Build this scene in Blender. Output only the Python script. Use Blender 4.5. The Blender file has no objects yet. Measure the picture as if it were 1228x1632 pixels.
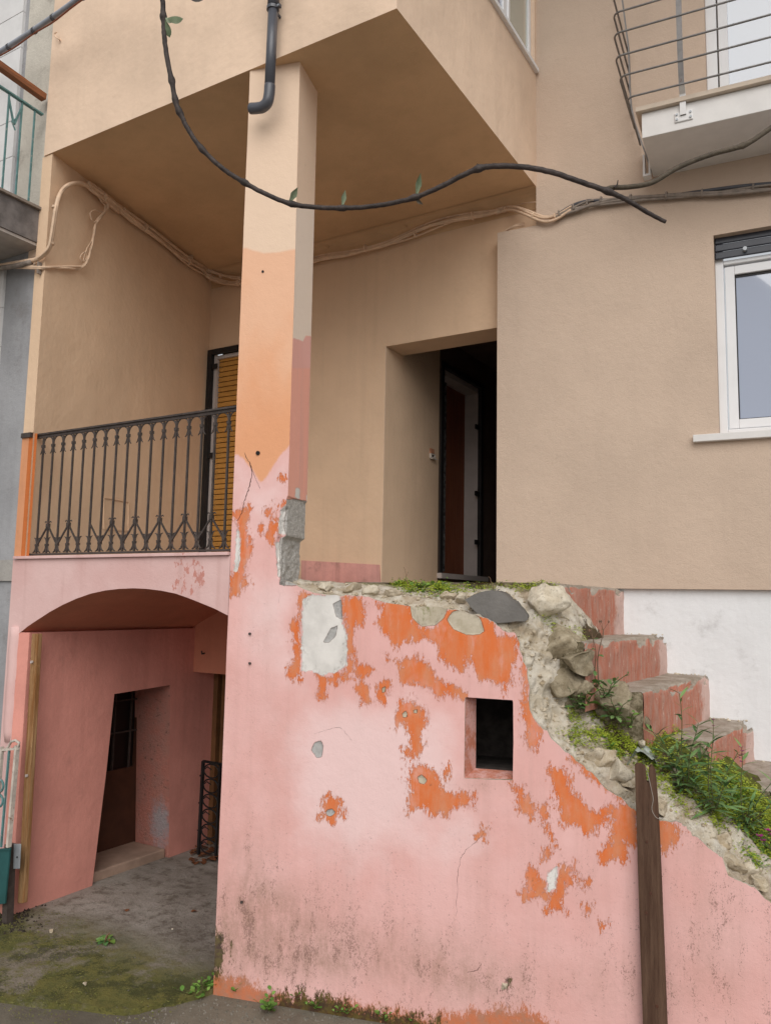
import bpy, math, random
import numpy as np
from mathutils import Vector, Matrix

random.seed(7); RNG = np.random.default_rng(7)
S = bpy.context.scene
COL = S.collection
R = math.radians

# ------------------------------------------------------------------ camera
F_PX, PITCH, ROLL, YAW = 1276.75, R(6.41), R(1.064), R(30.96)
PW, PH = 1228.0, 1632.0
_f0 = np.array([-math.sin(YAW), math.cos(YAW), 0.0]); _r0 = np.array([math.cos(YAW), math.sin(YAW), 0.0]); _z = np.array([0, 0, 1.0])
CF = _f0 * math.cos(PITCH) + _z * math.sin(PITCH)
_u = -_f0 * math.sin(PITCH) + _z * math.cos(PITCH)
CR = _r0 * math.cos(ROLL) + _u * math.sin(ROLL)
CU = -_r0 * math.sin(ROLL) + _u * math.cos(ROLL)
cam = bpy.data.cameras.new('camera'); camo = bpy.data.objects.new('camera', cam); COL.objects.link(camo)
cam.sensor_fit = 'VERTICAL'; cam.sensor_height = 36.0; cam.sensor_width = 36.0
cam.lens = F_PX / PH * 36.0
cam.clip_start = 0.05; cam.clip_end = 900
camo.matrix_world = Matrix(((CR[0], CU[0], -CF[0], 0), (CR[1], CU[1], -CF[1], 0), (CR[2], CU[2], -CF[2], 0), (0, 0, 0, 1)))
S.camera = camo

# ------------------------------------------------------------------ world, sun, exposure
SUN_EL, SUN_AZ = R(40), R(148)        # overcast day, the bright part of the sky behind the viewer
w = bpy.data.worlds.new('World'); S.world = w; w.use_nodes = True
wn = w.node_tree; bg = wn.nodes['Background']
sk = wn.nodes.new('ShaderNodeTexSky'); sk.sky_type = 'NISHITA'; sk.sun_disc = False
sk.sun_elevation = SUN_EL; sk.sun_rotation = SUN_AZ; sk.air_density = 1.0; sk.dust_density = 3.0; sk.ozone_density = 1.0
hs = wn.nodes.new('ShaderNodeHueSaturation'); hs.inputs['Saturation'].default_value = 0.22
gm = wn.nodes.new('ShaderNodeGamma'); gm.inputs['Gamma'].default_value = 0.62   # cloud cover evens the sky out
wn.links.new(sk.outputs[0], gm.inputs['Color']); wn.links.new(gm.outputs[0], hs.inputs['Color']); wn.links.new(hs.outputs[0], bg.inputs['Color'])
bg.inputs['Strength'].default_value = 0.15
sd = bpy.data.lights.new('sun', 'SUN'); sd.energy = 1.0; sd.angle = R(60); sd.color = (1.0, 0.965, 0.92)
so = bpy.data.objects.new('sun', sd); COL.objects.link(so)
_sd = Vector((math.sin(SUN_AZ) * math.cos(SUN_EL), math.cos(SUN_AZ) * math.cos(SUN_EL), math.sin(SUN_EL)))
so.rotation_euler = _sd.to_track_quat('Z', 'Y').to_euler(); so.location = (0, -5, 12)
vs = S.view_settings
vs.view_transform = 'Standard'; vs.look = 'None'; vs.gamma = 1.0; vs.use_curve_mapping = False
vs.exposure = 0.82
S.render.engine = 'CYCLES'
S.cycles.max_bounces = 8; S.cycles.diffuse_bounces = 5

# ------------------------------------------------------------------ measuring helpers (points of the photograph on the real planes of the house)
def ray(x, y):
    return CR * ((x - PW / 2) / F_PX) - CU * ((y - PH / 2) / F_PX) + CF
def on(x, y, p, n):
    d = ray(x, y); p = np.array(p, float); n = np.array(n, float)
    return d * (p @ n) / (d @ n)
def PX(x, y, X): return on(x, y, (X, 0, 0), (1, 0, 0))
def PY(x, y, Y): return on(x, y, (0, Y, 0), (0, 1, 0))
def PZ(x, y, Z): return on(x, y, (0, 0, Z), (0, 0, 1))
ZG = -2.115                            # yard, below eye level
ZS = 3.262                             # underside of the jetty
ZF = 0.25                              # loggia floor
ZL = 0.128                             # stair landing
YP, YB = 3.52, 5.80                    # parapet plane, loggia back wall
A0 = np.array([-3.15, 3.52, 0.0]); AD = np.array([math.cos(R(15)), math.sin(R(15)), 0]); AN = np.array([-math.sin(R(15)), math.cos(R(15)), 0])
B0 = np.array([-2.10, 5.70, 0.0]); BD = np.array([math.cos(R(5)), math.sin(R(5)), 0]); BN = np.array([-math.sin(R(5)), math.cos(R(5)), 0])
def A(s, z, t=0.0): return A0 + AD * s + AN * t + _z * z
def B(b, z, t=0.0): return B0 + BD * b + BN * t + _z * z
def PA(x, y, t=0.0): return on(x, y, A0 + AN * t, AN)
def PB(x, y, t=0.0): return on(x, y, B0 + BN * t, BN)
def sz(x, y, t=0.0):
    P = PA(x, y, t); return ((P - A0) @ AD, P[2])
def bz(x, y, t=0.0):
    P = PB(x, y, t); return ((P - B0) @ BD, P[2])

# ------------------------------------------------------------------ numpy noise
def _hash(ix, iy, iz, seed):
    h = (ix.astype(np.int64) * 374761393 + iy.astype(np.int64) * 668265263 + iz.astype(np.int64) * 2147483647 + seed * 974634) & 0xffffffff
    h = ((h ^ (h >> 13)) * 1274126177) & 0xffffffff
    return ((h ^ (h >> 16)) & 0xffff) / 65535.0
def vnoise(P, scale, seed=0):
    Q = np.asarray(P) * scale; I = np.floor(Q); f = Q - I; f = f * f * (3 - 2 * f); I = I.astype(np.int64)
    o = 0
    for dx in (0, 1):
        for dy in (0, 1):
            for dz in (0, 1):
                o = o + _hash(I[:, 0] + dx, I[:, 1] + dy, I[:, 2] + dz, seed) * (f[:, 0] if dx else 1 - f[:, 0]) * (f[:, 1] if dy else 1 - f[:, 1]) * (f[:, 2] if dz else 1 - f[:, 2])
    return o - 0.5
def fbm(P, scale, oct=4, seed=0, rough=.5):
    o = 0; a = 1.0
    for k in range(oct):
        o = o + a * vnoise(P, scale * 2 ** k, seed + k * 13); a *= rough
    return o
def sdf(poly, s, z):
    p = np.array(poly, float); q = np.roll(p, -1, 0); d = np.full(s.shape, 1e9); ins = np.zeros(s.shape, bool)
    for (ax, ay), (bx, by) in zip(p, q):
        ex, ey = bx - ax, by - ay; L = ex * ex + ey * ey + 1e-12
        t = np.clip(((s - ax) * ex + (z - ay) * ey) / L, 0, 1)
        d = np.minimum(d, np.hypot(s - ax - ex * t, z - ay - ey * t))
        c = ((ay > z) != (by > z))
        if abs(by - ay) > 1e-9: ins ^= c & (s < ex * (z - ay) / (by - ay) + ax)
    return np.where(ins, d, -d)
def crom(pts, n):
    p = [np.array(q, float) for q in pts]; p = [2 * p[0] - p[1]] + p + [2 * p[-1] - p[-2]]; o = []
    for i in range(1, len(p) - 2):
        for k in range(n):
            t = k / n
            o.append(.5 * (2 * p[i] + (p[i + 1] - p[i - 1]) * t + (2 * p[i - 1] - 5 * p[i] + 4 * p[i + 1] - p[i + 2]) * t * t + (3 * p[i] - p[i - 1] - 3 * p[i + 1] + p[i + 2]) * t ** 3))
    o.append(p[-2]); return o

# ------------------------------------------------------------------ object helpers
LOC = {}
def wl(o): return LOC.get(o.name, np.zeros(3)) if o is not None else np.zeros(3)
def tag(o, label=None, cat=None, group=None, kind=None):
    if label: o['label'] = label
    if cat: o['category'] = cat
    if group: o['group'] = group
    if kind: o['kind'] = kind
    return o
def thing(name, label, cat, loc, group=None):
    o = bpy.data.objects.new(name, None); COL.objects.link(o); o.location = tuple(loc); o.empty_display_size = .1
    LOC[o.name] = np.array(loc, float)
    return tag(o, label, cat, group)
class M:
    def __init__(self): self.v = []; self.f = []
    def add(self, vs, fs):
        n = len(self.v); self.v += [tuple(float(c) for c in q) for q in vs]; self.f += [tuple(i + n for i in f) for f in fs]; return self
    def poly(self, *vs): return self.add(vs, [tuple(range(len(vs)))])
    def hexa(self, b, t):              # 4 bottom, 4 top points
        return self.add(list(b) + list(t), [(3, 2, 1, 0), (4, 5, 6, 7), (0, 1, 5, 4), (1, 2, 6, 5), (2, 3, 7, 6), (3, 0, 4, 7)])
    def box(self, a, b):
        (x0, y0, z0), (x1, y1, z1) = [(min(p, q)) for p, q in zip(a, b)], [(max(p, q)) for p, q in zip(a, b)]
        return self.hexa([(x0, y0, z0), (x1, y0, z0), (x1, y1, z0), (x0, y1, z0)], [(x0, y0, z1), (x1, y0, z1), (x1, y1, z1), (x0, y1, z1)])
    def bbox(self, b0, b1, z0, z1, t0, t1, fr=None):   # box in the frame of a wall plane (t0 = outer face)
        fr = fr or B
        return self.hexa([fr(b0, z0, t0), fr(b1, z0, t0), fr(b1, z0, t1), fr(b0, z0, t1)], [fr(b0, z1, t0), fr(b1, z1, t0), fr(b1, z1, t1), fr(b0, z1, t1)])
    def bar(self, p, q, w, h=None, up=(0, 0, 1)):
        h = h or w; p = np.array(p, float); q = np.array(q, float); d = q - p; d /= np.linalg.norm(d)
        u = np.cross(d, up)
        if np.linalg.norm(u) < 1e-3: u = np.cross(d, (0, 1, 0))
        u /= np.linalg.norm(u); v = np.cross(u, d); u = u * w / 2; v = v * h / 2
        return self.hexa([p - u - v, p + u - v, p + u + v, p - u + v], [q - u - v, q + u - v, q + u + v, q - u + v])
    def tube(self, path, r, n=7, caps=True):
        P = [np.array(p, float) for p in path]; rr = r if hasattr(r, '__len__') else [r] * len(P)
        T = [(P[min(i + 1, len(P) - 1)] - P[max(i - 1, 0)]) for i in range(len(P))]; T = [t / (np.linalg.norm(t) + 1e-9) for t in T]
        u = np.cross(T[0], (0.13, 0.2, 1.0)); u /= np.linalg.norm(u); vs = []; fs = []
        for i, (p, t) in enumerate(zip(P, T)):
            u = u - t * (u @ t); u /= np.linalg.norm(u); v = np.cross(t, u)
            for k in range(n):
                a = 2 * math.pi * k / n; vs.append(p + (u * math.cos(a) + v * math.sin(a)) * rr[i])
        for i in range(len(P) - 1):
            for k in range(n): fs.append((i * n + k, i * n + (k + 1) % n, (i + 1) * n + (k + 1) % n, (i + 1) * n + k))
        if caps: fs += [tuple(range(n))[::-1], tuple(range((len(P) - 1) * n, len(P) * n))]
        return self.add(vs, fs)
    def wall(self, fr, u0, u1, z0, z1, holes=(), depth=.15):   # a wall face with real openings and their reveals
        us = sorted({u0, u1, *[h[0] for h in holes], *[h[1] for h in holes]}); zs = sorted({z0, z1, *[h[2] for h in holes], *[h[3] for h in holes]})
        us = [u for u in us if u0 <= u <= u1]; zs = [q for q in zs if z0 <= q <= z1]
        for i in range(len(us) - 1):
            for j in range(len(zs) - 1):
                cu, cz = (us[i] + us[i + 1]) / 2, (zs[j] + zs[j + 1]) / 2
                if any(h[0] < cu < h[1] and h[2] < cz < h[3] for h in holes): continue
                self.poly(fr(us[i], zs[j], 0), fr(us[i + 1], zs[j], 0), fr(us[i + 1], zs[j + 1], 0), fr(us[i], zs[j + 1], 0))
        for h in holes:
            a, b, c, d = h[:4]; dp = h[4] if len(h) > 4 else depth
            for (p, q) in (((a, c), (a, d)), ((b, c), (b, d)), ((a, c), (b, c)), ((a, d), (b, d))):
                self.poly(fr(p[0], p[1], 0), fr(q[0], q[1], 0), fr(q[0], q[1], dp), fr(p[0], p[1], dp))
        return self
    def build(self, name, mat, parent=None, smooth=False, bevel=0, origin=None, label=None):
        o0 = np.array(origin, float) if origin is not None else wl(parent)
        me = bpy.data.meshes.new(name); V = np.array(self.v) - o0
        me.from_pydata(V.tolist(), [], self.f); me.update()
        if smooth: me.polygons.foreach_set('use_smooth', [True] * len(me.polygons))
        for m in (mat if isinstance(mat, (list, tuple)) else [mat]): me.materials.append(m)
        o = bpy.data.objects.new(name, me); COL.objects.link(o)
        if parent is not None: o.parent = parent
        if origin is not None: o.location = tuple(o0 - wl(parent))
        LOC[o.name] = o0
        if bevel:
            bv = o.modifiers.new('bevel', 'BEVEL'); bv.width = bevel; bv.segments = 2; bv.limit_method = 'ANGLE'
        if label: o['label'] = label
        return o
def clone(o, loc=None, parent=None, rot=None, scale=None):
    c = o.copy(); COL.objects.link(c)
    if parent is not None: c.parent = parent
    if loc is not None: c.location = tuple(loc)
    if rot is not None: c.rotation_euler = rot
    if scale is not None: c.scale = scale
    return c

# ------------------------------------------------------------------ material helpers
class NT:
    def __init__(self, name):
        self.m = bpy.data.materials.new(name); self.m.use_nodes = True; self.t = self.m.node_tree; self.b = self.t.nodes['Principled BSDF']
        self.b.inputs['Specular IOR Level'].default_value = 0.25
    def n(self, typ, ins=None, out=0, **props):
        nd = self.t.nodes.new(typ)
        for k, v in props.items(): setattr(nd, k, v)
        for k, v in (ins or {}).items(): self.set(nd.inputs[k], v)
        return nd.outputs[out]
    def set(self, sock, v):
        if isinstance(v, bpy.types.NodeSocket): self.t.links.new(v, sock)
        else:
            if hasattr(sock.default_value, '__len__') and not hasattr(v, '__len__'): v = (v,) * len(sock.default_value)
            if hasattr(v, '__len__') and len(v) == 3 and len(sock.default_value) == 4: v = (*v, 1)
            sock.default_value = v
    def pos(self, sx=1, sy=1, sz=1):
        g = self.n('ShaderNodeNewGeometry')
        return g if sx == sy == sz == 1 else self.n('ShaderNodeVectorMath', {0: g, 1: (sx, sy, sz)}, operation='MULTIPLY')
    def noise(self, vec, scale, detail=4, rough=.55, out=0, dist=0.0):
        return self.n('ShaderNodeTexNoise', {'Vector': vec, 'Scale': scale, 'Detail': detail, 'Roughness': rough, 'Distortion': dist}, out)
    def math(self, op, a, b=0.0, c=None):
        i = {0: a, 1: b}
        if c is not None: i[2] = c
        return self.n('ShaderNodeMath', i, operation=op)
    def mix(self, f, a, b, mode='MIX'):
        return self.n('ShaderNodeMix', {0: f, 6: a, 7: b}, 2, data_type='RGBA', blend_type=mode)
    def mr(self, v, a, b, c=0.0, d=1.0):
        return self.n('ShaderNodeMapRange', {0: v, 1: a, 2: b, 3: c, 4: d}, interpolation_type='SMOOTHSTEP')
    def attr(self, name): return self.n('ShaderNodeAttribute', out=2, attribute_name=name)
    def bump(self, h, strength=.5, dist=.01, prev=None):
        i = {'Height': h, 'Strength': strength, 'Distance': dist}
        if prev is not None: i['Normal'] = prev
        return self.n('ShaderNodeBump', i)
    def done(self, col, rough=.85, normal=None, metal=0.0, spec=None):
        self.set(self.b.inputs['Base Color'], col); self.set(self.b.inputs['Roughness'], rough); self.set(self.b.inputs['Metallic'], metal)
        if normal is not None: self.set(self.b.inputs['Normal'], normal)
        if spec is not None: self.set(self.b.inputs['Specular IOR Level'], spec)
        return self.m
    def spot(self, centre, r, vec=None, wob=.06, scale=14, zs=1.0, soft=.75):
        p = vec or self.pos(); d = self.n('ShaderNodeVectorMath', {0: p, 1: centre}, operation='SUBTRACT')
        d = self.n('ShaderNodeVectorMath', {0: d, 1: (1, 1, zs)}, operation='MULTIPLY')
        L = self.n('ShaderNodeVectorMath', {0: d}, 1, operation='LENGTH')
        nz = self.noise(p, scale, 6, .65)
        return self.mr(self.math('ADD', L, self.math('MULTIPLY', self.math('SUBTRACT', nz, .5), wob * 4)), r, r * soft)
def mul(c, k): return tuple(min(1, x * k) for x in c)

def stucco(name, c, grain=.35, var=.1, streak=.06, dirt=0.0, gs=170):
    t = NT(name); p = t.pos()
    col = t.mix(t.mr(t.noise(p, 1.3, 5, .6), .3, .7), mul(c, 1 - var), mul(c, 1 + var))
    col = t.mix(t.mr(t.noise(t.pos(9, 9, .7), 1.0, 4, .6), .45, .75, 0, streak * 3), col, mul(c, .72))
    g = t.noise(p, gs, 3, .7); g2 = t.noise(p, 28, 5, .6)
    col = t.mix(t.mr(g, .35, .75, 0, .25), col, mul(c, .78))
    if dirt: col = t.mix(t.mr(t.noise(p, 5, 8, .7), .52, .72, 0, dirt), col, (.12, .09, .07))
    nb = t.bump(g2, .18, .012, t.bump(t.noise(p, 3.5, 3, .5), .22, .05, t.bump(g, grain, .004)))
    return t.done(col, .92, nb, spec=.15)
def plain(name, c, rough=.5, metal=0.0, var=.12, scale=8, bump=0.0, bscale=60, spec=.3, worn=None):
    t = NT(name); p = t.pos()
    col = t.mix(t.mr(t.noise(p, scale, 5, .6), .3, .7), mul(c, 1 - var), mul(c, 1 + var))
    if worn: col = t.mix(t.mr(t.noise(p, worn[1], 7, .7), worn[2], worn[2] + .06), col, worn[0])
    nb = t.bump(t.noise(p, bscale, 4, .6), bump, .005) if bump else None
    return t.done(col, rough, nb, metal, spec)
MT = {}
BEIGE = (.755, .568, .425)
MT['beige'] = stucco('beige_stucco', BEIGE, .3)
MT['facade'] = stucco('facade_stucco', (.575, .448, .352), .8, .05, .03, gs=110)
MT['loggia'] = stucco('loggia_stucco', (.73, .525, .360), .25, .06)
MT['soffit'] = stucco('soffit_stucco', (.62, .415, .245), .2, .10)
MT['white_wall'] = stucco('white_plaster', (.76, .765, .775), .25, .04, .05, .25)
MT['pink_inner'] = stucco('pink_cellar_plaster', (.68, .300, .245), .35, .12, .12, .12, 90)
MT['vault'] = stucco('vault_plaster', (.62, .255, .165), .2, .1)
MT['grey_wall'] = stucco('grey_cement_render', (.33, .33, .34), .6, .18, .12, .3, 80)
MT['old_wall'] = stucco('old_cream_render', (.56, .52, .45), .9, .15, .1, .5, 60)
MT['tile'] = plain('white_wall_tile', (.66, .65, .64), .45, var=.05)
MT['concrete'] = stucco('bare_concrete', (.36, .34, .315), .9, .18, .1, .35, 50)
MT['slab_white'] = plain('white_painted_concrete', (.70, .68, .66), .6, var=.04, bump=.1)
MT['trim_beige'] = plain('pale_stone_trim', (.55, .46, .37), .6, var=.08, bump=.1)
MT['white_frame'] = plain('white_window_frame', (.74, .74, .75), .35, var=.02, spec=.4)
MT['iron'] = plain('rusty_brown_iron', (.060, .046, .040), .62, .0, .25, 30, .3, 120, .35, worn=((.20, .09, .06), 26, .63))
MT['black_iron'] = plain('black_iron', (.018, .016, .016), .5, 0, .2, spec=.3)
MT['steel'] = plain('galvanised_steel', (.20, .19, .185), .5, .3, .15, 20, worn=((.16, .10, .08), 20, .64))
MT['white_steel'] = plain('white_painted_steel', (.72, .71, .70), .45, var=.04, worn=((.3, .27, .25), 30, .7))
MT['plate'] = plain('grey_zinc_plate', (.36, .38, .40), .4, .4)
MT['pvc'] = plain('dark_grey_pvc', (.075, .078, .092), .3, 0, .06, 4, spec=.5)
MT['cable_beige'] = plain('painted_beige_cable', (.66, .48, .34), .7, var=.12, scale=12)
MT['cable_grey'] = plain('grey_weathered_cable', (.24, .20, .17), .75, var=.2, scale=20)
MT['cable_dark'] = plain('dark_cable', (.08, .08, .09), .6)
MT['conduit'] = plain('blue_grey_conduit', (.30, .32, .36), .5, var=.12)
MT['teal'] = plain('teal_painted_iron', (.10, .21, .21), .5, 0, .2, 15, .3, 90, worn=((.34, .34, .31), 22, .6))
MT['pale_iron'] = plain('pale_flaking_iron', (.52, .46, .40), .7, 0, .2, 20, .3, 90, worn=((.25, .13, .08), 24, .62))
MT['teal_panel'] = plain('teal_sheet_panel', (.022, .085, .085), .5, 0, .15)
MT['black_slat'] = plain('charcoal_shutter', (.035, .038, .05), .35, 0, .1, spec=.5)
MT['ochre_slat'] = plain('ochre_shutter_slat', (.48, .235, .055), .6, 0, .10, 6)
MT['jamb_grey'] = plain('pale_grey_jamb', (.48, .42, .39), .7, var=.06)
MT['dark'] = plain('shade_dark_plaster', (.10, .065, .05), .9)  # unlit depth of the passage put into the plaster colour
MT['darkdoor'] = plain('dark_brown_door', (.07, .028, .016), .6, var=.15)
MT['blackpane'] = plain('unlit_door_pane', (.010, .007, .006), .35)
MT['marble'] = plain('pale_threshold_stone', (.36, .25, .19), .6, var=.15, bump=.15)
MT['leaf_dead'] = plain('dry_brown_leaf', (.16, .06, .025), .8, var=.4, scale=30)
MT['purple'] = plain('purple_petal', (.30, .03, .17), .6, var=.3, scale=60)
MT['pinkbud'] = plain('pink_petal', (.75, .42, .42), .6)
MT['darkstone'] = stucco('dark_slate_stone', (.190, .178, .165), 1.0, .3, .25, .35, 45)
MT['brick'] = plain('terracotta_fragment', (.40, .18, .10), .85, var=.25, scale=20, bump=.3)
MT['box'] = plain('ivory_plastic', (.55, .50, .45), .5)

def mk_glass(name, c, refl):
    t = NT(name)
    t.set(t.b.inputs['Base Color'], c); t.set(t.b.inputs['Roughness'], .04); t.set(t.b.inputs['IOR'], 1.5); t.set(t.b.inputs['Specular IOR Level'], refl)
    t.set(t.b.inputs['Normal'], t.bump(t.noise(t.pos(), 1.6, 2, .5), .02, .02)); t.set(t.b.inputs['Coat Normal'], t.bump(t.noise(t.pos(), 1.6, 2, .5), .02, .02))
    t.b.inputs['Coat Weight'].default_value = 1.0; t.b.inputs['Coat Roughness'].default_value = .01; t.b.inputs['Coat IOR'].default_value = 1.75
    return t.m
MT['glass'] = mk_glass('window_glass', (.26, .30, .40), .8)
MT['bright_glass'] = mk_glass('pale_glass', (.37, .41, .48), .7)  # paler base colour, used for the balcony door pane
MT['curtain_glass'] = mk_glass('greenish_glass', (.40, .43, .37), .6)

def wood(name, c1, c2, rough=.85, axis=2):
    t = NT(name); k = [14, 14, 14]; k[axis] = .8
    g = t.noise(t.pos(*k), 3.0, 8, .7); g2 = t.noise(t.pos(*[x * 4 for x in k]), 3.0, 5, .7)
    col = t.mix(t.mr(g, .35, .65), c1, c2); col = t.mix(t.mr(g2, .55, .7, 0, .7), col, mul(c1, .45))
    return t.done(col, rough, t.bump(g2, .6, .006, t.bump(g, .5, .01)), spec=.15)
MT['plank'] = wood('weathered_brown_plank', (.072, .038, .025), (.130, .076, .050))
MT['board'] = wood('yellow_brown_board', (.24, .105, .035), (.40, .24, .12))
MT['handrail'] = wood('orange_varnished_wood', (.34, .13, .055), (.20, .085, .045), .6, 1)
MT['reddoor'] = wood('reddish_wood_door', (.21, .060, .026), (.29, .090, .04), .5)

def leafmat(name, c1, c2, trans=.0):
    t = NT(name); p = t.pos()
    oi = t.n('ShaderNodeObjectInfo', out=5)
    col = t.mix(t.mr(t.math('ADD', t.noise(p, 25, 3, .6), t.math('MULTIPLY', t.math('SUBTRACT', oi, .5), .5)), .3, .7), c1, c2)
    m = t.done(col, .6, spec=.25)
    return m
MT['moss'] = leafmat('bright_moss_leaf', (.19, .26, .02), (.40, .46, .05))
MT['weed'] = leafmat('weed_leaf', (.070, .155, .048), (.185, .290, .100))
MT['weed_bright'] = leafmat('bright_weed_leaf', (.09, .19, .03), (.18, .30, .06))
MT['stem'] = leafmat('green_stem', (.06, .09, .03), (.12, .11, .05))
MT['drystem'] = leafmat('dry_stem', (.20, .11, .07), (.13, .08, .05))
MT['vine'] = plain('dark_vine_bark', (.048, .036, .032), .6, 0, .35, 40, .5, 140)
MT['vine_light'] = plain('olive_vine_bark', (.080, .062, .042), .65, 0, .25, 40, .5, 140)
MT['vine_leaf'] = leafmat('grey_green_leaf', (.09, .12, .06), (.22, .26, .17))

def paint_material():
    t = NT('layered_wall_paint'); p = t.pos()
    nz = t.math('SUBTRACT', t.noise(t.pos(1.25, 1.25, .6), 15, 13, .80), .5)
    fl = t.math('SUBTRACT', t.noise(t.pos(1.5, 1.5, .45), 88, 6, .8), .5)
    big = t.noise(p, 2.2, 6, .6)
    streak = t.noise(t.pos(16, 16, .8), 1.0, 6, .65)
    fine = t.noise(p, 140, 4, .7)
    def lay(a, k, sharp=.003, kf=.03):
        v = t.math('ADD', t.attr(a), t.math('MULTIPLY', nz, k)); v = t.math('ADD', v, t.math('MULTIPLY', fl, kf))
        if a == 'orange': v = t.math('ADD', v, .004)
        return t.mr(v, 0, sharp), v
    pink = t.mix(t.mr(big, .3, .7), (.705, .392, .358), (.755, .458, .430))
    pink = t.mix(t.attr('side'), pink, (.82, .405, .315))
    pink = t.mix(t.mr(streak, .45, .75, 0, .4), pink, (.60, .355, .32))
    pale = t.mr(t.math('ADD', t.attr('pale'), t.math('MULTIPLY', t.math('SUBTRACT', big, .5), .55)), -.10, .22)
    pink = t.mix(t.math('MULTIPLY', pale, .7), pink, (.80, .605, .59))
    col = pink
    mp, _ = lay('peach', .035, .018, .02)
    peach = t.mix(t.mr(t.math('ADD', t.math('MULTIPLY', t.noise(t.pos(1, 1, .6), 3.2, 5, .55), .8), t.mr(t.n('ShaderNodeSeparateXYZ', {0: p}, 2), 1.9, .8, 0, .35)), .35, .85), (.760, .455, .300), (.720, .350, .190))
    col = t.mix(mp, col, peach)
    mb, _ = lay('beige', .03, .02, .01)
    col = t.mix(mb, col, BEIGE)
    ml, _ = lay('lilac', .03, .01, .01)
    col = t.mix(ml, col, (.80, .67, .56))
    mo, vo = lay('orange', .27, .0015, .16)
    orange = t.mix(t.mr(t.noise(t.pos(3, 3, 1), 5, 7, .65), .35, .7), (.66, .165, .048), (.61, .235, .120))
    orange = t.mix(t.mr(streak, .5, .8, 0, .3), orange, (.68, .26, .13))
    edge = t.math('MULTIPLY', mo, t.math('SUBTRACT', 1.0, t.mr(vo, .0, .006)))
    worn = t.mr(t.math('ADD', t.math('MULTIPLY', t.noise(t.pos(5, 5, .9), 3, 8, .72), .6), t.math('MULTIPLY', t.noise(p, 5, 7, .7), .4)), .50, .64, 1, .62)
    col = t.mix(t.math('MULTIPLY', mo, worn), col, orange)
    col = t.mix(t.math('MULTIPLY', edge, .08), col, (.22, .07, .03))
    mw, vw = lay('white', .06, .002, .05)
    col = t.mix(mw, col, t.mix(t.mr(t.noise(p, 9, 5), .35, .7), (.72, .69, .65), (.60, .575, .54)))
    mg, vg = lay('grey', .018, .002, .006)
    col = t.mix(mg, col, t.mix(t.mr(t.noise(p, 30, 6, .7), .35, .7), (.44, .43, .415), (.34, .33, .315)))
    mtan, vt = lay('tan', .02, .002, .008)
    tan = t.mix(t.mr(t.noise(p, 14, 7, .7), .35, .7), (.52, .46, .36), (.40, .345, .25))
    tan = t.mix(t.mr(t.math('ADD', t.attr('mossy'), t.math('MULTIPLY', nz, .5)), 0, .06, 0, .8), tan, (.15, .16, .04))
    col = t.mix(mtan, col, tan)
    mc, vc = lay('conc', .012, .002, .006)
    conc = t.mix(t.mr(t.noise(p, 45, 7, .75), .38, .62), (.60, .58, .55), (.42, .40, .37))
    conc = t.mix(t.mr(t.noise(p, 160, 4, .7), .58, .66), conc, (.13, .12, .11))
    col = t.mix(mc, col, conc)
    # dark rims where a layer is broken off
    def rim(v, w): return t.math('MULTIPLY', t.mr(v, -w, 0), t.math('SUBTRACT', 1.0, t.mr(v, 0, w)))
    for v, wd in ((vg, .003), (vt, .003), (vc, .006)):
        col = t.mix(t.math('MULTIPLY', rim(v, wd), .6), col, (.12, .07, .05))
    # rain dirt, black mould specks, rusty base, moss
    dm = t.math('MULTIPLY', t.attr('dirt'), t.mr(t.math('ADD', t.math('MULTIPLY', t.noise(t.pos(2.2, 2.2, 1), 6, 12, .76), .7), t.math('MULTIPLY', t.noise(p, 70, 6, .78), .3)), .25, .78))
    col = t.mix(t.math('MULTIPLY', dm, .80), col, (.31, .195, .140))
    clus = t.math('MULTIPLY', t.attr('speck'), t.mr(t.math('ADD', t.math('MULTIPLY', t.noise(t.pos(2.4, 2.4, 1), 5, 9, .7), .75), t.math('MULTIPLY', streak, .25)), .40, .64))
    spn = t.math('ADD', t.math('MULTIPLY', t.noise(t.pos(1.3, 1.3, .85), 130, 5, .8), .6), t.math('MULTIPLY', t.noise(t.pos(1.3, 1.3, .9), 42, 7, .75), .4))
    sp = t.mr(t.math('ADD', spn, t.math('MULTIPLY', clus, .085)), .598, .628)
    sp = t.math('MULTIPLY', sp, t.mr(clus, .02, .25))
    col = t.mix(t.math('MULTIPLY', sp, .58), col, (.16, .092, .07))
    mband = t.mr(t.math('ADD', t.attr('band'), t.math('ADD', t.math('MULTIPLY', nz, .32), t.math('MULTIPLY', fl, .16))), 0, .03)
    col = t.mix(t.math('MULTIPLY', mband, .85), col, t.mix(t.mr(t.noise(p, 20, 6, .7), .35, .65), (.50, .135, .035), (.36, .16, .085)))
    mk = t.mr(t.math('ADD', t.attr('mould'), t.math('ADD', t.math('MULTIPLY', nz, .40), t.math('MULTIPLY', fl, .28))), 0, .02)
    col = t.mix(t.math('MULTIPLY', mk, .9), col, t.mix(t.mr(t.noise(p, 24, 5, .7), .4, .6), (.028, .022, .014), (.075, .070, .015)))
    h = t.math('MULTIPLY', mo, -.35); h = t.math('SUBTRACT', h, t.math('MULTIPLY', mg, .9)); h = t.math('SUBTRACT', h, t.math('MULTIPLY', mtan, .9))
    h = t.math('SUBTRACT', h, t.math('MULTIPLY', mw, .3))
    nb = t.bump(fine, .30, .004, t.bump(t.noise(p, 24, 6, .6), .22, .012))
    nb = t.bump(t.noise(p, 60, 6, .75), t.math('MULTIPLY', mc, .9), .015, nb)
    nb = t.bump(h, .7, .007, nb)
    return t.done(col, .88, nb, spec=.18)
MT['paint'] = paint_material()
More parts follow.
